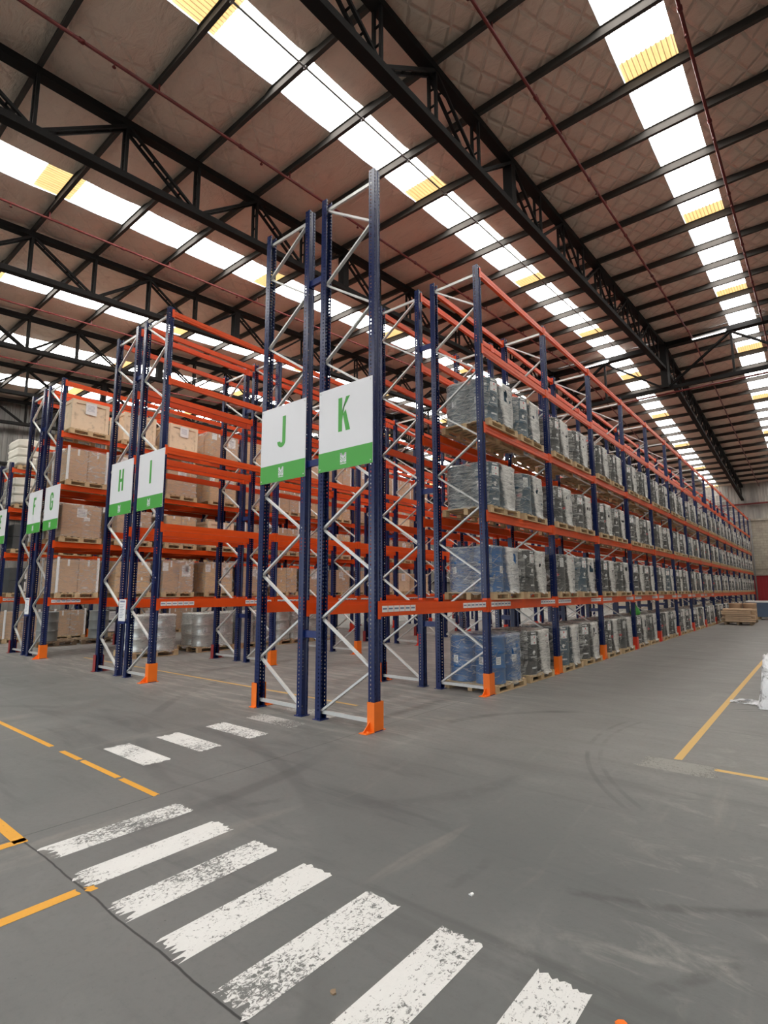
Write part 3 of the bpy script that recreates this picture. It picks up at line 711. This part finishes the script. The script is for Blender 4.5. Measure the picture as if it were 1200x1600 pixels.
for ch, x0, x1, y, lab in (('K', -5.15, -4.19, 4.94, 'white and green aisle sign with letter K on the tall front rack posts'),
        ('J', -6.40, -5.42, 4.94, 'white and green aisle sign with letter J left of sign K'),
        ('I', -10.39, -9.41, 5.02, 'white and green aisle sign with letter I'), ('H', -11.61, -10.64, 5.02, 'white and green aisle sign with letter H left of sign I'),
        ('G', -15.58, -14.61, 5.09, 'white and green aisle sign with letter G'), ('F', -16.77, -15.80, 5.09, 'white and green aisle sign with letter F left of sign G'),
        ('E', -21.4, -20.42, 5.58, 'white and green aisle sign with letter E cut by the photo left edge')):
    wd = x1-x0; hh = 1.13
    t = thing('aisle_sign', lab, 'sign', (x0, y-.0655, 3.18), 0, 'aisle letter signs')
    ob('board', MB().box((0, -.004, 0), (wd, .004, hh)).mesh('board', 'white'), t)
    ob('green_band', MB().box((0, -.0055, 0), (wd, -.0041, .26)).mesh('green_band', 'green'), t)
    mb = MB(); flat(letter_polys(ch), -.0062, 0, mb, wd/2-.115 + (-.0 if ch != 'J' else .01), .50)
    ob('letter', mb.mesh('letter', 'green'), t)
    mb = MB(); logo(mb, wd/2-.02, .055, -.0066); ob('logo', mb.mesh('logo', ['white', 'green']), t)
    mb = MB()
    for bx in (.03, wd-.03):
        for bz in (.03, hh-.03): mb.lathe([(.001, .012), (.009, .010), (.009, .0)], 8, 0)
    mb = MB()
    for bx in (.03, wd-.03):
        for bz in (.04, hh-.04): mb.cb((bx, -.007, bz), (.016, .008, .016))
    ob('bolts', mb.mesh('bolts', 'galv'), t)
for (x, y, lab) in ((-10.72, 4.95, 'white printed notice hung between the posts below signs H and I'), (-16.21, 5.02, 'white printed notice hung between the posts below signs F and G')):
    t = thing('notice', lab, 'notice', (x, y, 1.05), 0, 'paper notices on rack ends')
    ob('sheet', MB().box((-.14, -.004, 0), (.14, .004, .42)).mesh('sheet', 'paper'), t)
    mb = MB().box((-.10, -.0052, .36), (.10, -.0041, .395))
    for k in range(9): mb.box((-.10, -.0052, .07+k*.03), (.02+.07*((k*7) % 3)/2, -.0041, .078+k*.03))
    ob('print', mb.mesh('print', 'ink'), t)
    ob('holder', MB().box((-.15, -.012, -.05), (.15, .01, -.002)).mesh('holder', 'blue_plain'), t)

# ------------------------------------------------------------------ pallets, drums, cartons
def pallet_mesh(wx, wy, mat='pine'):
    """origin at bottom centre; top boards run along X"""
    mb = MB(); nb = 7
    for k in range(nb):
        y = -wy/2+.05+(wy-.1)*k/(nb-1); d = R.uniform(-.006, .006)
        mb.box((-wx/2+d, y-.048, .123), (wx/2+d, y+.048, .145))
    for x in (-wx/2+.05, 0, wx/2-.05): mb.box((x-.05, -wy/2, .101), (x+.05, wy/2, .122))
    for x in (-wx/2+.05, 0, wx/2-.05):
        for y in (-wy/2+.06, 0, wy/2-.06): mb.box((x-.049, y-.06, .022), (x+.049, y+.06, .1))
        mb.box((x-.05, -wy/2, 0), (x+.05, wy/2, .021))
    return mb.mesh('pallet', mat)
PAL = pallet_mesh(1.16, 1.16); PALB = pallet_mesh(1.10, 1.02); PALD = pallet_mesh(1.1, 1.1, 'wood_dark')
def drum_mesh(mat):
    r, h = .286, .88; p = [(.001, .012), (r-.02, .012), (r-.012, 0), (r, .004), (r+.002, .018), (r-.003, .03)]
    for zc in (h*.345, h*.655): p += [(r-.003, zc-.035), (r+.004, zc-.018), (r+.009, zc), (r+.004, zc+.018), (r-.003, zc+.035)]
    for zc in (h*.13, h*.24, h*.77, h*.88): pass
    p += [(r-.003, h-.03), (r+.002, h-.018), (r, h-.004), (r-.01, h), (r-.018, h-.006), (r-.022, h-.02), (.001, h-.02)]
    mb = MB().lathe(p, 28)
    mb.lathe([(.001, h-.006), (.03, h-.006), (.034, h-.02)], 10, 0, (.19, 0)); mb.lathe([(.001, h-.01), (.016, h-.01), (.018, h-.02)], 8, 0, (-.2, .03))
    return mb.mesh('drum', mat)
DR = {c: drum_mesh(c) for c in ('black', 'blue', 'teal', 'silver', 'grey')}
def cyl_patch(mb, a0, a1, z0, z1, r, mi, n=6):
    vs = []
    for k in range(n+1):
        a = a0+(a1-a0)*k/n; vs += [(r*math.cos(a), r*math.sin(a), z0), (r*math.cos(a), r*math.sin(a), z1)]
    return mb.add(vs, [(2*k, 2*k+2, 2*k+3, 2*k+1) for k in range(n)], mi, True)
def cyl_poly(mb, pts, r, mi, rr=.286):
    """a polygon in (arc length, z) wrapped on the drum"""
    c = (sum(p[0] for p in pts)/len(pts), sum(p[1] for p in pts)/len(pts))
    vs = [(r*math.cos(p[0]/rr), r*math.sin(p[0]/rr), p[1]) for p in [c]+pts]; n = len(pts)
    return mb.add(vs, [(0, 1+k, 1+(k+1) % n) for k in range(n)], mi)
def label_mesh(kind):
    mb = MB(); r = .2905
    if kind == 'hazard':
        cyl_patch(mb, -.30, .42, .615, .80, r, 0)
        d = [(.02, .61+.1), (.1, .79), (.02, .0)]
        c = (.015, .707); s_ = .082
        cyl_poly(mb, [(c[0]+s_, c[1]), (c[0], c[1]+s_), (c[0]-s_, c[1]), (c[0], c[1]-s_)], r+.0012, 1)
        cyl_poly(mb, [(c[0]+s_*.45, c[1]-.02), (c[0], c[1]+s_*.55), (c[0]-s_*.45, c[1]-.02), (c[0]-.02, c[1]-.045), (c[0]+.02, c[1]-.045)], r+.002, 0)
        cyl_patch(mb, -.25, .25, .825, .855, r-.001, 0)
        cyl_poly(mb, [(-.005+.042*math.cos(k*PI/7), .445+.045*math.sin(k*PI/7)) for k in range(14)], r-.001, 0)
        cyl_poly(mb, [(.02+.02*math.cos(k*PI/5), .425+.02*math.sin(k*PI/5)) for k in range(10)], r-.0003, 2)
        for k in range(8): cyl_patch(mb, -.32+k*.08, -.32+k*.08+.055, .345, .370, r-.001, 0, 2)
        for k in range(7): cyl_patch(mb, -.25+k*.08, -.25+k*.08+.06, .12, .155, r-.001, 0, 2)
        cyl_poly(mb, [(-.19+.045, .74), (-.19, .785), (-.19-.045, .74), (-.19, .695)], r, 0)
    elif kind == 'sheet':
        cyl_patch(mb, -.2, .25, .58, .80, r, 0)
        for k in range(6): cyl_patch(mb, -.15, .2, .61+k*.03, .618+k*.03, r+.001, 2, 3)
        cyl_poly(mb, [(-.15+.05, .40), (-.15, .45), (-.15-.05, .40), (-.15, .35)], r+.001, 1)
    else:
        cyl_patch(mb, -.18, .18, .36, .50, r, 0)
        for k in range(4): cyl_patch(mb, -.13, .1, .385+k*.027, .393+k*.027, r+.001, 2, 3)
    return mb.mesh('drum_label', ['paper', 'red', 'black'])
LBM = {k: label_mesh(k) for k in ('hazard', 'sheet', 'plain')}
def wrap_mesh(hx, hy, rad, z0, z1, mat, seed, amp=.010, skirt=.05, top=True):
    rr = random.Random(seed); mb = MB(); prof = []
    per = []
    for (cx, cy, a0) in ((hx-rad, hy-rad, 0), (-hx+rad, hy-rad, 90), (-hx+rad, -hy+rad, 180), (hx-rad, -hy+rad, 270)):
        for k in range(9):
            a = math.radians(a0+90*k/8); per.append((cx+rad*math.cos(a), cy+rad*math.sin(a), math.cos(a), math.sin(a)))
        nx_ = {0: (-hx+rad, hy, 0, 1), 90: (-hx, -hy+rad, -1, 0), 180: (hx-rad, -hy, 0, -1), 270: (hx, hy-rad, 1, 0)}[a0]
        p0 = per[-1]
        for k in range(1, 8): per.append((p0[0]+(nx_[0]-p0[0])*k/8, p0[1]+(nx_[1]-p0[1])*k/8, nx_[2], nx_[3]))
    n = len(per); rings = [-skirt, 0, .12, .28, .45, .62, .80, .93, 1.0]
    ph = [rr.uniform(0, 6) for _ in range(6)]
    vs = []
    for j, f in enumerate(rings):
        z = z0+(z1-z0)*f if f >= 0 else z0-skirt
        for i, (x, y, nx, ny) in enumerate(per):
            e = rr.uniform(-.4, 1)*amp+amp*.7*math.sin(i*.7+ph[0]+j*1.1)
            if j == 0: e += .025+rr.uniform(0, .02)
            zz = z+(rr.uniform(-.025, .03) if j == 0 else 0)+(rr.uniform(-.008, .004) if j == len(rings)-1 else 0)
            vs.append((x+nx*e, y+ny*e, zz))
    fs = []
    for j in range(len(rings)-1):
        for i in range(n): fs.append((j*n+i, j*n+(i+1) % n, (j+1)*n+(i+1) % n, (j+1)*n+i))
    if top:
        o = len(vs)
        for sc, dz in ((.86, .006), (.55, -.004), (.2, -.008)):
            for i, (x, y, nx, ny) in enumerate(per): vs.append((x*sc, y*sc, z1+dz+rr.uniform(-.012, .012)))
        base = (len(rings)-1)*n
        for j, st in enumerate((base, o, o+n)):
            nxt = (o, o+n, o+2*n)[j]
            for i in range(n): fs.append((st+i, st+(i+1) % n, nxt+(i+1) % n, nxt+i))
        fs.append(tuple(o+2*n+i for i in range(n)))
    mb.add(vs, fs, 0, True)
    return mb.mesh('stretch_wrap', mat)
WR = [wrap_mesh(.583, .583, .289, .16, 1.035, 'film', 10+k) for k in range(4)]
WRT = [wrap_mesh(.583, .583, .289, .16, 1.035, 'film_thin', 20+k) for k in range(2)]

def drum_load(loc, rz, colour, label, group, wraps=WR, kinds=('hazard', 'hazard', 'sheet'), seed=0, wrap=True, name='drum_pallet', sc=(.83, .92, .855)):
    rr = random.Random(seed)
    t = thing(name, label, 'pallet load', loc, rz, group)
    t.scale = sc
    ob('pallet', PAL, t)
    for (x, y) in ((.29, -.29), (.29, .29), (-.29, -.29), (-.29, .29)):
        d = ob('drum', DR[colour], t, (x, y, .147), rr.uniform(-.55, .05))
        if x > 0 and kinds: ob('drum_label', LBM[rr.choice(kinds)], d)
        if x < 0 and y < 0 and kinds: ob('drum_label', LBM['plain'], d, (0, 0, 0), -PI/2-rr.uniform(-.3, .3))
        if x > 0 and y < 0 and kinds: ob('drum_label', LBM['plain'], d, (0, 0, 0), -PI/2+rr.uniform(-.2, .4))
    if wrap: ob('stretch_wrap', rr.choice(wraps), t)
    return t
ORD = ['first', 'second', 'third', 'fourth', 'fifth', 'sixth', 'seventh', 'eighth', 'ninth', 'tenth', 'eleventh', 'twelfth', 'thirteenth', 'fourteenth', 'fifteenth', 'sixteenth']
SHN = ['floor level', 'first shelf', 'second shelf', 'third shelf', 'fourth shelf']
ZL = [0, 1.462, 2.892, 4.382, 5.762]
for b in range(1, 16):
    y0, y1 = ysK[b], ysK[b+1]
    for lv in range(4):
        for k in range(2):
            if b == 15 and k == 1 and lv == 0: continue
            yc = (y0+y1)/2+(-.745 if k == 0 else .50)+R.uniform(-.015, .03)
            xc = -4.62+R.uniform(-.012, .012)
            col = 'black'
            if b == 1 and k == 0: col = ('blue', 'blue', 'teal', 'teal')[lv]
            elif b == 1 and k == 1 and lv >= 2: col = 'teal'
            elif R.random() < .06: col = 'teal'
            cn = {'black': 'black', 'blue': 'bright blue' if lv == 0 else 'blue', 'teal': 'dark blue'}[col]
            lab = 'film-wrapped %s drums, rack K %s, %s loaded bay, %s pallet' % (cn, SHN[lv], ORD[b-1], 'nearer' if k == 0 else 'farther')
            drum_load((xc, yc, ZL[lv]), R.uniform(-.02, .02), col, lab, 'wrapped drum pallets in rack K', seed=b*100+lv*10+k,
                      wraps=(WRT if (b == 1 and k == 0 and lv == 0) else WR), kinds=(('sheet', 'plain') if col == 'blue' else ('hazard', 'hazard', 'hazard', 'sheet')))

# carton and crate loads
def carton_geo(mb, c, d, tape=1, mi=0):
    x, y, z = c
    mb.box((x-d[0]/2, y-d[1]/2, z), (x+d[0]/2, y+d[1]/2, z+d[2]), mi)
CARTON = {}
def carton(d, mat):
    key = (d, mat)
    if key not in CARTON:
        bm = bmesh.new(); bmesh.ops.create_cube(bm, size=1)
        for v in bm.verts: v.co = Vector((v.co.x*d[0], v.co.y*d[1], (v.co.z+.5)*d[2]))
        bmesh.ops.bevel(bm, geom=bm.edges[:], offset=.012, segments=2, affect='EDGES')
        me = bpy.data.meshes.new('carton'); bm.to_mesh(me); bm.free(); me.materials.append(MT[mat]); CARTON[key] = me
    return CARTON[key]
tape = {}
def tape_mesh(d):
    if d not in tape:
        mb = MB().box((-d[0]/2-.001, -.025, d[2]), (d[0]/2+.001, .025, d[2]+.002)).box((d[0]/2, -.025, d[2]*.8), (d[0]/2+.002, .025, d[2]+.002)).box((-d[0]/2-.002, -.025, d[2]*.8), (-d[0]/2, .025, d[2]+.002))
        tape[d] = mb.mesh('tape', 'paper')
    return tape[d]
papers = []
for k in range(3):
    mb = MB(); 
    if k == 0: mb.box((0, -.13, .52), (.002, .12, .76)).box((0, .05, .44), (.0022, .20, .54))
    elif k == 1: mb.box((0, -.42, .62), (.002, -.24, .86)).box((0, .30, .60), (.002, .42, .86))
    else: mb.box((0, -.14, .46), (.002, .14, .78))
    for q in range(5): mb.box((.002, -.10, .56+q*.035), (.0028, .08, .568+q*.035), 1)
    papers.append(mb.mesh('paper_label', ['paper', 'ink']))
corner = MB()
for (sx, sy) in ((1, -1), (1, 1), (-1, -1), (-1, 1)):
    corner.box((sx*.505-.012, sy*.485-.03, 0), (sx*.505+.012, sy*.485+.03, .93)); corner.box((sx*.505-.03, sy*.485-.012, 0), (sx*.505+.03, sy*.485+.012, .93))
corner_m = corner.mesh('corner_boards', 'paper')
WB = [wrap_mesh(.525, .505, .05, .16, 1.0+.09*k, 'film_box', 40+k, .006, .04, True) for k in range(2)]
def crate_mesh():
    mb = MB(); h = .82
    mb.box((-.46, -.45, 0), (.46, .45, h), 0)
    for s_ in (-1, 1):
        for y in (-.42, .42): mb.box((s_*.46-.012, y-.045, 0), (s_*.46+.022*max(s_, 0)+(.012 if s_ < 0 else 0), y+.045, h))
        for z in (.05, h-.05): mb.box((min(s_*.46, s_*.482), -.375, z-.045), (max(s_*.46, s_*.482), .375, z+.045))
        for x in (-.43, .43): mb.box((x-.045, min(s_*.45, s_*.472), 0), (x+.045, max(s_*.45, s_*.472), h))
        for z in (.05, h-.05): mb.box((-.385, min(s_*.45, s_*.472), z-.045), (.385, max(s_*.45, s_*.472), z+.045))
    return mb.mesh('crate', 'ply')
CRATE = crate_mesh()
def bag_mesh(seed):
    rr = random.Random(seed); bm = bmesh.new(); bmesh.ops.create_cube(bm, size=1)
    bmesh.ops.subdivide_edges(bm, edges=bm.edges[:], cuts=4, use_grid_fill=True)
    for v in bm.verts:
        x, y, z = v.co; k = 1-.35*(abs(x*2)**4+abs(y*2)**4)*.5
        v.co = Vector((x*1.1+rr.uniform(-.015, .015), y*1.08+rr.uniform(-.015, .015), (z*k+.5)*.33+rr.uniform(-.012, .012)))
    me = bpy.data.meshes.new('bag'); bm.to_mesh(me); bm.free(); me.materials.append(MT['bag']); me.polygons.foreach_set('use_smooth', [True]*len(me.polygons)); return me
BAG = [bag_mesh(k) for k in range(3)]
def box_load(loc, rz, kind, label, group, seed=0):
    rr = random.Random(seed); t = thing('carton_pallet' if kind not in ('crate', 'bags', 'tote') else {'crate': 'crate_pallet', 'bags': 'bag_pallet', 'tote': 'tote_pallet'}[kind], label, 'pallet load', loc, rz, group)
    ob('pallet', PALB, t)
    if kind == 'one':
        c = ob('carton', carton((1.0, .96, .84), 'carton'), t, (0, 0, .147)); ob('paper_label', papers[rr.choice((0, 2))], c, (.5005, 0, 0)); ob('tape', tape_mesh((1.0, .96, .84)), c)
        ob('stretch_wrap', WB[0], t)
    elif kind == 'two':
        for y in (-.243, .243):
            c = ob('carton', carton((1.0, .48, .84), 'carton'), t, (0, y, .147)); ob('tape', tape_mesh((1.0, .48, .84)), c)
        ob('corner_boards', corner_m, t, (0, 0, .12)); ob('stretch_wrap', WB[0], t)
    elif kind == 'many':
        for lz in range(2):
            for x in (-.25, .25):
                for y in (-.243, .243):
                    c = ob('carton', carton((.495, .48, .42), 'carton2'), t, (x+rr.uniform(-.005, .005), y, .147+lz*.421)); ob('tape', tape_mesh((.495, .48, .42)), c)
        ob('stretch_wrap', WB[0], t)
    elif kind == 'tall':
        for x in (-.25, .25):
            for y in (-.243, .243):
                c = ob('carton', carton((.495, .48, .92), 'carton' if seed % 2 else 'carton2'), t, (x, y, .147)); ob('tape', tape_mesh((.495, .48, .92)), c)
                if x > 0: ob('paper_label', papers[1 if y < 0 else 2], c, (.2485, (.15 if y < 0 else 0), 0))
        ob('stretch_wrap', WB[1], t)
    elif kind == 'crate':
        c = ob('crate', CRATE, t, (0, 0, .147)); ob('paper_label', papers[2], c, (.484, 0, 0))
    elif kind == 'bags':
        for k in range(3): ob('bag', BAG[(seed+k) % 3], t, (0, 0, .147+k*.30), rr.choice((0, PI)))
    elif kind == 'tote':
        for k in range(2): 
            b = ob('tote', carton((1.0, .94, .40), 'darktote'), t, (0, 0, .147+k*.405)); ob('paper_label', papers[2], b, (.5005, .1, -.42))
    return t
kindsG = ['two', 'one', 'tall', 'crate', 'many']
first = {(0, 1, 0): 'two', (0, 2, 0): 'one', (0, 3, 0): 'two', (0, 4, 0): 'crate', (1, 4, 0): 'crate', (0, 1, 1): 'many', (0, 2, 1): 'one', (0, 3, 1): 'tall', (0, 4, 1): 'crate', (1, 1, 0): 'tall', (1, 1, 1): 'tall', (1, 4, 1): 'tall'}
KN = {'two': 'paired brown cartons', 'one': 'one big brown carton', 'tall': 'four tall cartons', 'crate': 'plywood crate', 'many': 'small tan cartons', 'bags': 'cream bags', 'tote': 'dark grey totes'}
for b in range(6):
    y0, y1 = ysG[b], ysG[b+1]
    for lv in range(1, 5):
        for k in range(2):
            kd = first.get((b, lv, k)) or R.choice(kindsG)
            yc = (y0+.68 if k == 0 else y1-.68)+R.uniform(-.04, .04)
            box_load((-15.55+R.uniform(-.02, .03), yc, ZL[lv]), R.uniform(-.02, .02), kd, 'pallet of %s, rack G %s, %s bay, %s pallet' % (KN[kd], SHN[lv], ORD[b], 'nearer' if k == 0 else 'farther'), 'carton and crate pallets in rack G', b*50+lv*7+k)
for b in range(3):
    y0, y1 = ysG[b], ysG[b+1]
    for lv in range(1, 4):
        for k in range(2):
            kd = R.choice(['two', 'bags', 'tote', 'tall'])
            box_load((-16.81, (y0+.68 if k == 0 else y1-.68), ZL[lv]), PI, kd, 'pallet of %s, rack F %s, %s bay, %s pallet' % (KN[kd], SHN[lv], ORD[b], 'nearer' if k == 0 else 'farther'), 'pallet loads in rack F', b*31+lv*5+k)
for b in range(3):
    y0, y1 = ysE[b], ysE[b+1]
    for lv in range(5):
        for k in range(2):
            kd = ('two', 'tote', 'tote', 'bags', 'bags')[lv] if b == 0 else R.choice(['two', 'tote', 'bags', 'one'])
            zz = ZL[lv] if lv < 4 else 5.702
            box_load((-21.05+R.uniform(-.02, .03), (y0+.68 if k == 0 else y1-.68), zz), 0, kd, 'pallet of %s, low rack E %s, %s bay, %s pallet' % (KN[kd], SHN[lv] if lv < 4 else 'top shelf', ORD[b], 'nearer' if k == 0 else 'farther'), 'pallet loads in rack E', b*17+lv*3+k)
# silver drums standing in the aisle between racks G and H
for k, (y, lab) in enumerate(((7.0, 'shrink-wrapped silver drums on a floor pallet, nearest of the silver group'), (8.72, 'shrink-wrapped silver drums on a floor pallet, second of the silver group'), (10.05, 'shrink-wrapped silver drums on a floor pallet, third of the silver group'), (11.4, 'shrink-wrapped silver drums on a floor pallet, fourth of the silver group'), (12.75, 'shrink-wrapped silver drums on a floor pallet, farthest of the silver group'))):
    drum_load((-13.70+.04*(k % 2), y, 0), .03*(k-2), 'silver', lab, 'silver drum pallets on the aisle floor', WRT, ('plain',), 900+k, sc=(.95, 1.02, 1.0))
GD = (((.18, -.18),), ((.22, .05),))
for k, (y, dx, lab) in enumerate(((6.5, .2, 'grey steel drum on a floor pallet behind rack G front posts'), (7.75, -.1, 'grey steel drum on a floor pallet behind rack H front posts'))):
    t = thing('drum_pallet', lab, 'pallet load', (-18.7, y, 0), 0, 'grey drum pallets on the aisle floor')
    t.scale = (1.0, 1.0, 1.0)
    ob('pallet', PALD, t)
    for (x, yy) in GD[k]: ob('drum', DR['grey'], t, (x, yy, .147))

# ------------------------------------------------------------------ things at the far end and the right edge
t = thing('timber_stack', 'low stack of sawn timber on a pallet at the far end of the aisle', 'timber stack', (-3.27, 30.3, 0))
ob('pallet', PALD, t)
for lz in range(7):
    for k in range(4):
        y = -.45+k*.30+R.uniform(-.02, .02); dx = R.uniform(-.13, .13)
        ob('plank', MB().box((-.58+dx, y-.13, 0), (.58+dx, y+.13, .058+R.uniform(-.008, .012))).mesh('plank', 'plank'), t, (0, 0, .148+lz*.085))
t = thing('carton_pallet', 'brown carton drums on a pallet behind the timber stack', 'pallet load', (-3.3, 32.4, 0))
ob('pallet', PALD, t)
for x in (-.3, .3):
    for y in (-.3, .3): ob('fibre_drum', MB().lathe([(.001, 0), (.26, 0), (.265, .02), (.26, .04), (.26, .72), (.268, .74), (.268, .8), (.001, .8)], 20).mesh('fibre_drum', 'carton'), t, (x, y, .147))
t = thing('plastic_container', 'slate blue plastic container with white lid beyond the timber stack', 'container', (-2.95, 36.3, 0))
ob('body', MB().box((-.5, -.55, .14), (.5, .55, .92)).box((-.53, -.58, .80), (.53, .58, .86)).mesh('body', 'bluebox'), t)
ob('lid', MB().box((-.54, -.59, .92), (.54, .59, 1.0)).mesh('lid', 'paper'), t)
ob('pallet_base', PALB, t, (0, 0, 0))
ob('paper_label', MB().box((-.3, -.556, .45), (-.05, -.551, .72)).mesh('paper_label', 'paper'), t)
# crumpled clear sheeting
def heap():
    rr = random.Random(3); mb = MB(); nx, ny = 34, 22; vs = []
    for j in range(ny+1):
        for i in range(nx+1):
            u, v = i/nx, j/ny; x = -.42+u*1.5; y = -.45+v*.95
            body = max(0, min(1, (x+.06)/.09)); hgt = .66*(body**2*(3-2*body))*max(0, 1-((y-.05)/.5)**4)
            tong = .055*max(0, 1-abs(y+.1+.15*x)/.13)*(1 if x < .05 else 0)*max(0, min(1, (x+.42)/.12))
            z = hgt+tong
            z = z*(1+rr.uniform(-.10, .06))+rr.uniform(0, .012)+.004
            vs.append((x+rr.uniform(-.015, .015), y+rr.uniform(-.015, .015)+hgt*.05*math.sin(x*21), z))
    fs = []
    for j in range(ny):
        for i in range(nx):
            a = j*(nx+1)+i; q = (a, a+1, a+nx+2, a+nx+1)
            if sum(vs[k][2] for k in q)/4 > .014: fs.append(q)
    return mb.add(vs, fs, 0, True)
def sheeting_mat():
    m, nt, b = new_mat('crumpled_sheeting'); o = coords(nt); n = noise(nt, o, 5, 6, .7, .8)
    b.inputs['Base Color'].default_value = (.82, .83, .84, 1); b.inputs['Roughness'].default_value = .25
    bump(nt, b, n, .9, .05)
    tr = N(nt, 'ShaderNodeBsdfTransparent'); mx = N(nt, 'ShaderNodeMixShader'); L(nt, sstep(nt, n, .3, .55), mx.inputs[0])
    L(nt, tr.outputs[0], mx.inputs[1]); L(nt, b.outputs[0], mx.inputs[2]); L(nt, mx.outputs[0], nt.nodes['Material Output'].inputs[0]); return m
MT['sheeting'] = sheeting_mat()
thing('plastic_sheeting', 'heap of crumpled clear plastic sheeting at the right edge of the aisle floor', 'plastic sheeting', (-.79, 9.45, 0), 0, None, heap().mesh('plastic_sheeting', 'sheeting'))
t = thing('green_bag', 'small bright green bag on drums at floor level of rack K', 'bag', (-4.35, 16.75, .90), 0, None,
      MB().lathe([(.001, 0), (.12, 0), (.15, .05), (.12, .16), (.05, .27), (.03, .33), (.001, .34)], 12).mesh('green_bag', 'green'))
def scrap(name, lab, cat, loc, mat, sz, seed):
    rr = random.Random(seed); mb = MB()
    pts = [(math.cos(k*PI/4)*sz*rr.uniform(.5, 1), math.sin(k*PI/4)*sz*rr.uniform(.5, 1)) for k in range(8)]
    vs = [(a, b, rr.uniform(.004, sz*.5)) for a, b in pts]+[(a, b, 0) for a, b in pts]
    mb.add(vs, [tuple(range(8)), tuple(reversed(range(8, 16)))]+[(k, (k+1) % 8, 8+(k+1) % 8, 8+k) for k in range(8)])
    thing(name, lab, cat, loc, 0, None, mb.mesh(name, mat))
scrap('paper_scrap', 'tiny white paper scrap on the floor right of the crossing stripes', 'scrap', (-1.61, 2.68, 0), 'paper', .018, 1)
scrap('dry_leaf', 'small dry brown leaf on the floor between two crossing stripes', 'leaf', (-1.69, 1.72, 0), 'wood_dark', .018, 2)
scrap('orange_scrap', 'small orange scrap at the bottom edge of the photo', 'scrap', (-.73, 2.27, 0), 'guard', .03, 4)
